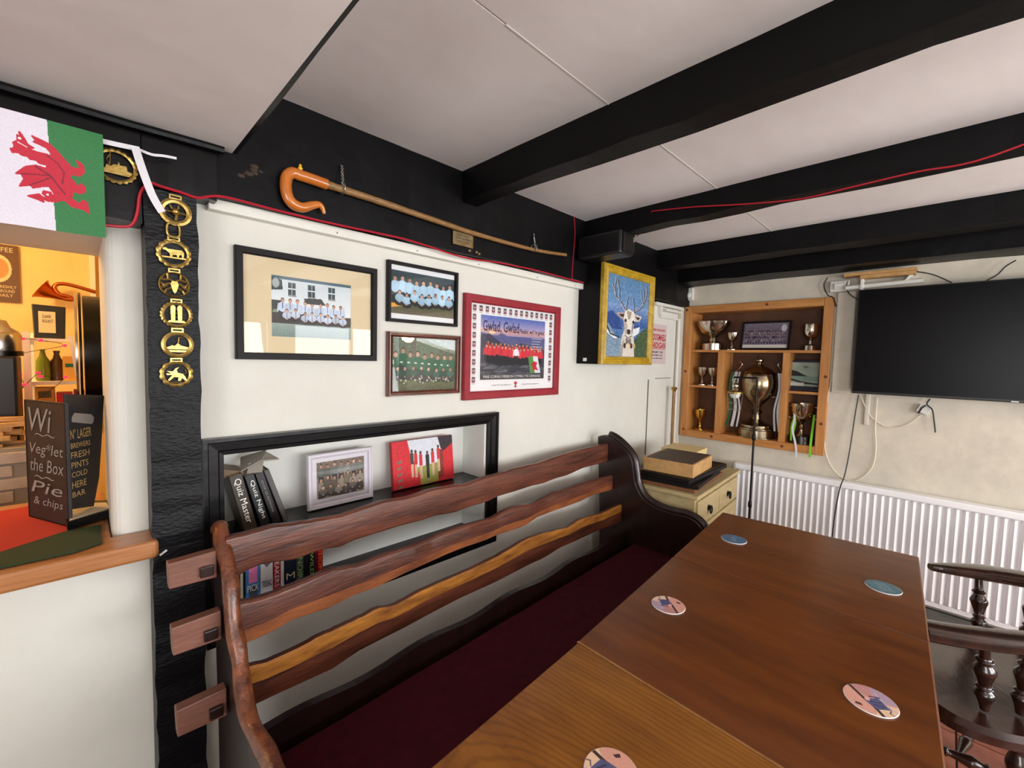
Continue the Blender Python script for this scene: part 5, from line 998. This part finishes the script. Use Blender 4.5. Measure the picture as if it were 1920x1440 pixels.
rib(((1488, 780, 3.385), (1491, 792, 3.37), (1486, 812, 3.36)), .014, 'lime_ribbon'); rib(((1527, 778, 3.40), (1524, 800, 3.36), (1520, 832, 3.323), (1518, 857, 3.320)), .013, 'lime_ribbon')
# framed photo and view plaque in the cabinet
cv = Canvas(120, 74, (110, 98, 120)); cv.grad(0, .3, (120, 110, 128), (90, 80, 98)); cv.noise(8, blotch=3)
for r_i in range(4): crowd(cv, 15, .24+.13*r_i, .24+.13*r_i, .03, .97, .13, (110, 96, 108) if r_i % 2 else (74, 60, 84), (60, 50, 66), vary=22)
cv.rect(0, .86, 1, 1, (214, 206, 196)); cv.ell(.9, .2, .06, .14, (190, 186, 200))
pl, pr = P(1388, 652, 0, 3.40), P(1480, 652, 0, 3.40)
picture('framed_team_photo', frame((3.40, pl.y, S1+.019), (0, -1, 0), (.18, 0, 1)), pl.y-pr.y, .205, .014, .014, M['frame_black'], cv, 'dark framed team photo leaning on the top shelf of the trophy cabinet', prof=FLAT)
cv = Canvas(90, 80, (150, 170, 158)); cv.grad(0, .3, (164, 178, 170), (140, 160, 148)); cv.poly([(0, .30), (.2, .34), (.45, .46), (.6, .52), (0, .52)], (22, 24, 26)); cv.rect(0, .52, 1, .7, (120, 150, 134)); cv.poly([(0, .62), (.4, .72), (1, .78), (1, .84), (.5, .82), (0, .7)], (40, 40, 40)); cv.rect(0, .78, .5, .9, (196, 200, 190)); cv.rect(0, .9, 1, 1, (30, 28, 44)); cv.ell(.52, .17, .12, .05, (120, 140, 130)); cv.rect(.47, .16, .56, .19, (40, 50, 46))
pl, pr = P(1479, 727, 0, 3.42), P(1536, 727, 0, 3.42)
picture('seaside_plaque', frame((3.42, pl.y+.005, 1.298), (0, -1, 0), (.14, 0, 1)), pl.y-pr.y+.01, .205, .014, .014, colmat((30, 26, 50)), cv, 'dark framed seaside picture on the small right shelf of the cabinet', prof=FLAT, pane=False)

# ================================================================ LAMP STAND WITH LANTERN
x = 3.12; t = base('lantern_stand', (x, .85, 0), 0, 'thin black iron stand with a square arm in front of the trophy cabinet', 'stand')
py = lambda a, b: P(a, b, 0, x)
top = py(1420, 708); yj = top.y
MB().tube([Vector((x, yj, .03)), Vector((x, yj, top.z))], .0065, 10).build('pole', M['iron'], t, smooth=True)
arm = py(1377, 708); MB().tube([Vector((x, yj, top.z-.004)), Vector((x, arm.y, top.z-.004)), Vector((x, arm.y, top.z-.012))], .006, 8).build('arm', M['iron'], t)
for a in (820, 948): zc = py(1415, a).z; MB().lathe([(.007, -.022), (.012, -.015), (.012, .015), (.007, .022)], (x, yj, zc), 12).build('collar', M['iron'], t, smooth=True)
for a in (0, 2.1, 4.2): MB().tube([Vector((x, yj, .10)), Vector((x+.09*math.cos(a), yj+.11*math.sin(a), .012)), Vector((x+.14*math.cos(a), yj+.16*math.sin(a), .008))], .006, 8).build('foot', M['iron'], t, smooth=True)
MB().lathe([(.010, .0), (.010, .08), (.001, .09)], (x, yj, .02), 10).build('hub', M['iron'], t, smooth=True)
ly, lz = arm.y-.01, arm.z
t = base('wire_lantern', (x, ly, lz-.25), 0, 'brass-capped wire lantern hanging from the iron arm', 'lantern')
MB().tube([Vector((x, ly, lz-.012)), Vector((x, ly, lz-.035))], .003, 6).build('hook', M['iron'], t)
MB().sphere((x, ly, lz-.055), .022, 16).build('ball', M['silver'], t, smooth=True)
MB().lathe([(.001, .012), (.02, .012), (.045, .004), (.05, -.002), (.05, -.008), (.001, -.008)], (x, ly, lz-.095), 24).build('cap', M['brass'], t, smooth=True)
MB().lathe([(.001, -.03), (.02, -.028), (.032, -.012), (.032, .0), (.001, .002)], (x, ly, lz-.108), 20).build('globe', M['white_plastic'], t, smooth=True)
for zz, r in ((-.17, .042), (-.215, .040)): MB().tube([(x+r*math.cos(a), ly+r*math.sin(a), lz+zz) for a in [2*PI*j/20 for j in range(20)]], .0014, 5, closed=True).build('wire_ring', M['wire'], t)
for a in range(4): MB().tube([(x+.046*math.cos(a*PI/2+.4), ly+.046*math.sin(a*PI/2+.4), lz-.103), (x+.042*math.cos(a*PI/2+.4), ly+.042*math.sin(a*PI/2+.4), lz-.17), (x+.04*math.cos(a*PI/2+.4), ly+.04*math.sin(a*PI/2+.4), lz-.215)], .0014, 5).build('wire', M['wire'], t)

# ================================================================ TELEVISION AND WALL FITTINGS
t = base('television', (3.29, -.15, 1.31), 0, 'large black flat television mounted on the wall', 'television')
MB().box(3.25, 3.285, -.72, .402, 1.311, 1.918).build('bezel', M['black_plastic'], t, bevel=.004); MB().box(3.2485, 3.2502, -.713, .395, 1.325, 1.912).build('screen', M['screen'], t)
MB().box(3.285, 3.348, -.35, .05, 1.45, 1.78).build('wall_bracket', M['iron'], t); MB().box(3.2483, 3.251, -.25, -.225, 1.314, 1.319).build('badge', M['white_plastic'], t)
o = MB().box(3.255, 3.349, .155, .478, 2.005, 2.022).build('bracket_shelf', M['box_wood'], bevel=.001); tag(o, 'short raw wood shelf above the television corner', 'shelf')
MB().box(3.26, 3.32, .16, .40, 1.985, 2.004).build('batten', M['box_wood'], o)
t = base('white_shelf_arm', (3.30, .3, 1.95), 0, 'white tubular bracket arm under the short raw wood shelf', 'bracket')
MB().tube([(3.30, .47, 1.942), (3.30, .13, 1.952)], .014, 12).build('tube', M['white_plastic'], t, smooth=True); MB().box(3.28, 3.348, .385, .40, 1.92, 1.985).build('arm', M['white_plastic'], t, bevel=.002)
MB().hexa([(3.29, .20, 1.945), (3.348, .20, 1.945), (3.348, .215, 1.945), (3.29, .215, 1.945)], [(3.29, .16, 2.004), (3.348, .16, 2.004), (3.348, .175, 2.004), (3.29, .175, 2.004)]).build('arm', M['white_plastic'], t)
t = base('cable_outlet', (3.34, .50, 1.92), 0, 'white cable outlet block above the cabinet corner', 'outlet'); MB().box(3.318, 3.349, .455, .553, 1.925, 1.992).build('block', M['white_plastic'], t, bevel=.004); MB().box(3.305, 3.318, .485, .53, 1.94, 1.975).build('plug', M['white_plastic'], t, bevel=.003)
o = MB().box(3.325, 3.349, .42, .512, 1.305, 1.923).build('cable_duct', M['plaster_right'], bevel=.006); tag(o, 'wide painted cable duct between the cabinet and the television', 'duct')
o = MB().box(3.335, 3.349, .32, .345, 1.12, 1.31).build('cable_duct', M['plaster_right'], bevel=.006); tag(o, 'narrow painted cable duct just below the television corner', 'duct')
t = base('motion_sensor', (3.32, 1.445, 1.94), 0, 'white motion sensor in the ceiling corner above the cabinet', 'sensor'); p = P(1292, 552, 0, 3.33)
MB().box(3.315, 3.349, p.y-.036, p.y+.036, p.z-.048, p.z+.048).build('housing', M['white_plastic'], t, bevel=.008); MB(rightplane(p.y, p.z-.008, 3.315)).lathe([(.001, .012), (.014, .010), (.022, .004), (.024, 0), (.001, 0)], (0, 0, 0), 20).build('lens', M['white_plastic'], t, smooth=True)
cx = 3.338
cord('cable', [(1575, 550), (1571, 600), (1564, 680), (1550, 760), (1546, 830), (1556, 870), (1580, 896), (1608, 900), (1634, 878), (1642, 845), (1641, 800), (1645, 745)], 0, cx, .0035, 'white_cable', 'white cable hanging in a long loop below the television')
cord('cable', [(1615, 745), (1632, 780), (1665, 801), (1700, 797), (1727, 778)], 0, cx, .003, 'white_cable', 'short white cable sagging to the junction box under the television')
cord('cable', [(1610, 740, 3.32), (1603, 780, 3.3), (1594, 840, 3.28), (1584, 890, 3.23), (1575, 915, 3.215), (1566, 960, 3.215), (1560, 1010, 3.215)], 0, cx, .0035, 'black_cable', 'black cable dropping from the television in front of the radiator')
cord('cable', [(1552, 520), (1545, 535), (1552, 553), (1562, 558), (1568, 575)], 0, 3.325, .0032, 'black_cable', 'black cable curled round the white outlet block')
cord('cable', [(1590, 527, 3.30), (1587, 538, 3.30), (1593, 551, 3.30), (1609, 562, 3.29)], 0, 3.3, .003, 'black_cable', 'black cable looping from the shelf bracket to the television edge')
cord('cable', [(1718, 509), (1750, 515), (1785, 530)], 0, 3.31, .003, 'black_cable', 'black cable from the raw shelf down behind the television top')
cord('cable', [(1905, 488), (1885, 500), (1870, 515), (1850, 526)], 0, 3.31, .003, 'black_cable', 'black cable curving behind the television top at the right')
t = base('junction_box', (3.34, .1, 1.27), 0, 'small grey junction box with a black tie below the television', 'junction box'); p = P(1732, 768, 0, 3.33)
MB(Matrix.Translation((3.335, p.y, p.z)) @ Matrix.Rotation(.4, 4, 'X')).box(-.014, .014, -.026, .026, -.022, .022).build('box', M['white_plastic'], t, bevel=.003)
MB().tube(smoothpath([P(1744, 748, 0, 3.315), P(1738, 758, 0, 3.31), P(1748, 768, 0, 3.31), P(1751, 785, 0, 3.31), P(1754, 811, 0, 3.31)], 4), .004, 6).build('tie', M['black_cable'], t, smooth=True); MB().tube([P(1736, 760, 0, 3.316), P(1728, 765, 0, 3.316), P(1722, 775, 0, 3.32)], .004, 6).build('tie', M['black_cable'], t, smooth=True)
# speaker
t = base('loudspeaker', (1.94, 1.30, 2.0), 0, 'small black loudspeaker slung under the beam above the stag painting', 'speaker')
MB().box(1.876, 2.003, 1.160, 1.42, 1.995, 2.110).build('cabinet', M['black_plastic'], t, bevel=.012)
MB().box(1.888, 1.992, 1.148, 1.162, 2.006, 2.10).build('grille', M['iron'], t, bevel=.006); MB().tube([(2.003, 1.20, 2.05), (2.02, 1.21, 2.05), (2.02, 1.30, 2.05), (2.003, 1.31, 2.05)], .005, 8).build('bracket', M['iron'], t)
MB().box(1.97, 1.985, 1.1460, 1.1482, 2.06, 2.085).build('badge', M['steel'], t)

# ================================================================ RADIATOR
t = base('radiator', (3.29, .1, .17), 0, 'long white ribbed panel radiator under the television', 'radiator')
MB().box(3.245, 3.318, -.95, 1.02, .735, .772).build('top_grille', M['radiator'], t, bevel=.006)
mb = MB(); y = 1.015; ys = []; pitch = .0335; xs = []
pr = []
while y > -.94:
    pr += [(3.268, y), (3.268, y-.004), (3.255, y-.009), (3.250, y-.0165), (3.255, y-.025), (3.268, y-.0295)]; y -= pitch
V0 = [(a, b, .205) for a, b in pr]; V1 = [(a, b, .728) for a, b in pr]; n = len(pr); Vb = [(3.27, b, .193) for a, b in pr]; Vt = [(3.27, b, .737) for a, b in pr]
mb.add(Vb+V0+V1+Vt, [(r*n+i, r*n+i+1, (r+1)*n+i+1, (r+1)*n+i) for r in range(3) for i in range(n-1)]); mb.build('ribbed_panel', M['radiator'], t, smooth=False)
MB().box(3.262, 3.272, -.95, 1.02, .172, .197).build('bottom_rail', M['radiator'], t, bevel=.003); MB().box(3.27, 3.30, -.95, 1.02, .172, .76).build('back_panel', M['radiator'], t)
MB().box(3.25, 3.31, 1.018, 1.026, .172, .772).build('side_cover', M['radiator'], t)
for yy in (.85, -.75): MB().box(3.30, 3.35, yy-.02, yy+.02, .2, .74).build('wall_bracket', M['iron'], t)

# ================================================================ SMOKER'S BOW CHAIR
CH = Matrix.Identity(4)
t = base('captains_chair', (2.18, -.18, 0), math.radians(20), 'dark turned captain\'s chair with curved arms at the table end', 'chair')
seatp = smoothpath([Vector((*v, 0)) for v in ((1.83, -.01), (1.79, -.08), (1.81, -.18), (1.90, -.29), (2.05, -.385), (2.22, -.43), (2.38, -.40), (2.47, -.30), (2.47, -.17), (2.41, -.05), (2.30, .005), (2.1, .02), (1.92, .02))]+[Vector((1.83, -.01, 0))], 4)[:-1]
cc = Vector((2.13, -.19, 0)); n = len(seatp)
mb = MB(); V = []
for k_, z in ((.93, .40), (1, .412), (1, .436), (.95, .450), (.65, .441), (.3, .438)): V += [(cc.x+(p.x-cc.x)*k_, cc.y+(p.y-cc.y)*k_, z) for p in seatp]
mb.add(V, [(r*n+i, r*n+(i+1) % n, (r+1)*n+(i+1) % n, (r+1)*n+i) for r in range(5) for i in range(n)]+[tuple(range(n))[::-1], tuple(5*n+i for i in range(n))]); mb.build('seat', M['chair'], t, smooth=True)
bow = smoothpath([Vector(v) for v in ((2.352, .005, .690), (2.385, -.035, .688), (2.44, -.10, .684), (2.495, -.18, .680), (2.525, -.28, .68), (2.50, -.38, .685), (2.42, -.45, .69), (2.30, -.47, .69), (2.17, -.43, .688), (2.05, -.335, .683), (1.955, -.235, .68), (1.885, -.14, .678), (1.835, -.06, .676), (1.80, .01, .676))], 5)
mb = MB(); V = []; n = len(bow)
for i, p in enumerate(bow):
    tg = (bow[min(i+1, n-1)]-bow[max(i-1, 0)]).normalized(); nn = tg.cross(Vector((0, 0, 1))).normalized(); e = min(i, n-1-i); wd = .015+.034*min(1, e/12); th = .012+.012*min(1, e/14)
    if i > n*.55: wd = .042; th = .024
    V.append([p+nn*wd*math.copysign(abs(math.cos(a))**.7, math.cos(a))+Vector((0, 0, 1))*th*math.copysign(abs(math.sin(a))**.7, math.sin(a)) for a in [2*PI*j/14 for j in range(14)]])
for a, b in zip(V, V[1:]): mb.add(a+b, [(j, (j+1) % 14, 14+(j+1) % 14, 14+j) for j in range(14)])
mb.add(V[0]+V[-1], [tuple(range(14)), tuple(range(14, 28))]); mb.build('arm_bow', M['chair'], t, smooth=True)
cr = [p+Vector((0, 0, .045)) for p in bow[28:44]]
mb = MB(); V = [[p+Vector((-.01, .01, -.022)), p+Vector((.012, -.012, -.022)), p+Vector((.006, -.006, .04)), p+Vector((-.006, .006, .04))] for p in cr]
for a, b in zip(V, V[1:]): mb.add(a+b, [(j, (j+1) % 4, 4+(j+1) % 4, 4+j) for j in range(4)])
mb.add(V[0]+V[-1], [(0, 1, 2, 3), (4, 5, 6, 7)]); mb.build('crest', M['chair'], t, smooth=True)
TURN = [(.010, 0), (.013, .08), (.018, .16), (.024, .25), (.015, .31), (.020, .34), (.014, .38), (.022, .52), (.026, .60), (.015, .70), (.021, .74), (.013, .79), (.012, 1)]
TURN = [(max(v.x, .008), min(max(v.y, 0), 1)) for v in smoothpath([Vector((a, b, 0)) for a, b in TURN], 4)]
def turned(name, a, b, sc=1, mt='chair'):
    a, b = Vector(a), Vector(b); d = b-a; q = d.to_track_quat('Z', 'Y').to_matrix().to_4x4(); mb = MB(Matrix.Translation(a) @ q); mb.lathe([(r*sc, z*d.length) for r, z in TURN], (0, 0, 0), 14); mb.build(name, M[mt], t, smooth=True)
for k_ in (12, 20, 27, 34, 40, 46, 51, 56):
    p = bow[k_]; q = Vector((cc.x+(p.x-cc.x)*.86, cc.y+(p.y-cc.y)*.80, .447)); turned('spindle', q, (p.x, p.y, .668), 1.0)
for a, b in (((2.03, -.235), (2.05, -.22)), ((2.02, .02), (2.0, -.02)), ((2.44, -.36), (2.36, -.30)), ((2.40, .0), (2.34, -.06))): turned('leg', (a[0], a[1], 0), (b[0], b[1], .41), 1.15)
turned('stretcher', (2.024, .01, .19), (2.035, -.225, .19), .8); turned('stretcher', (2.40, -.02, .19), (2.41, -.33, .19), .8); turned('stretcher', (2.035, -.10, .192), (2.40, -.17, .192), .75)
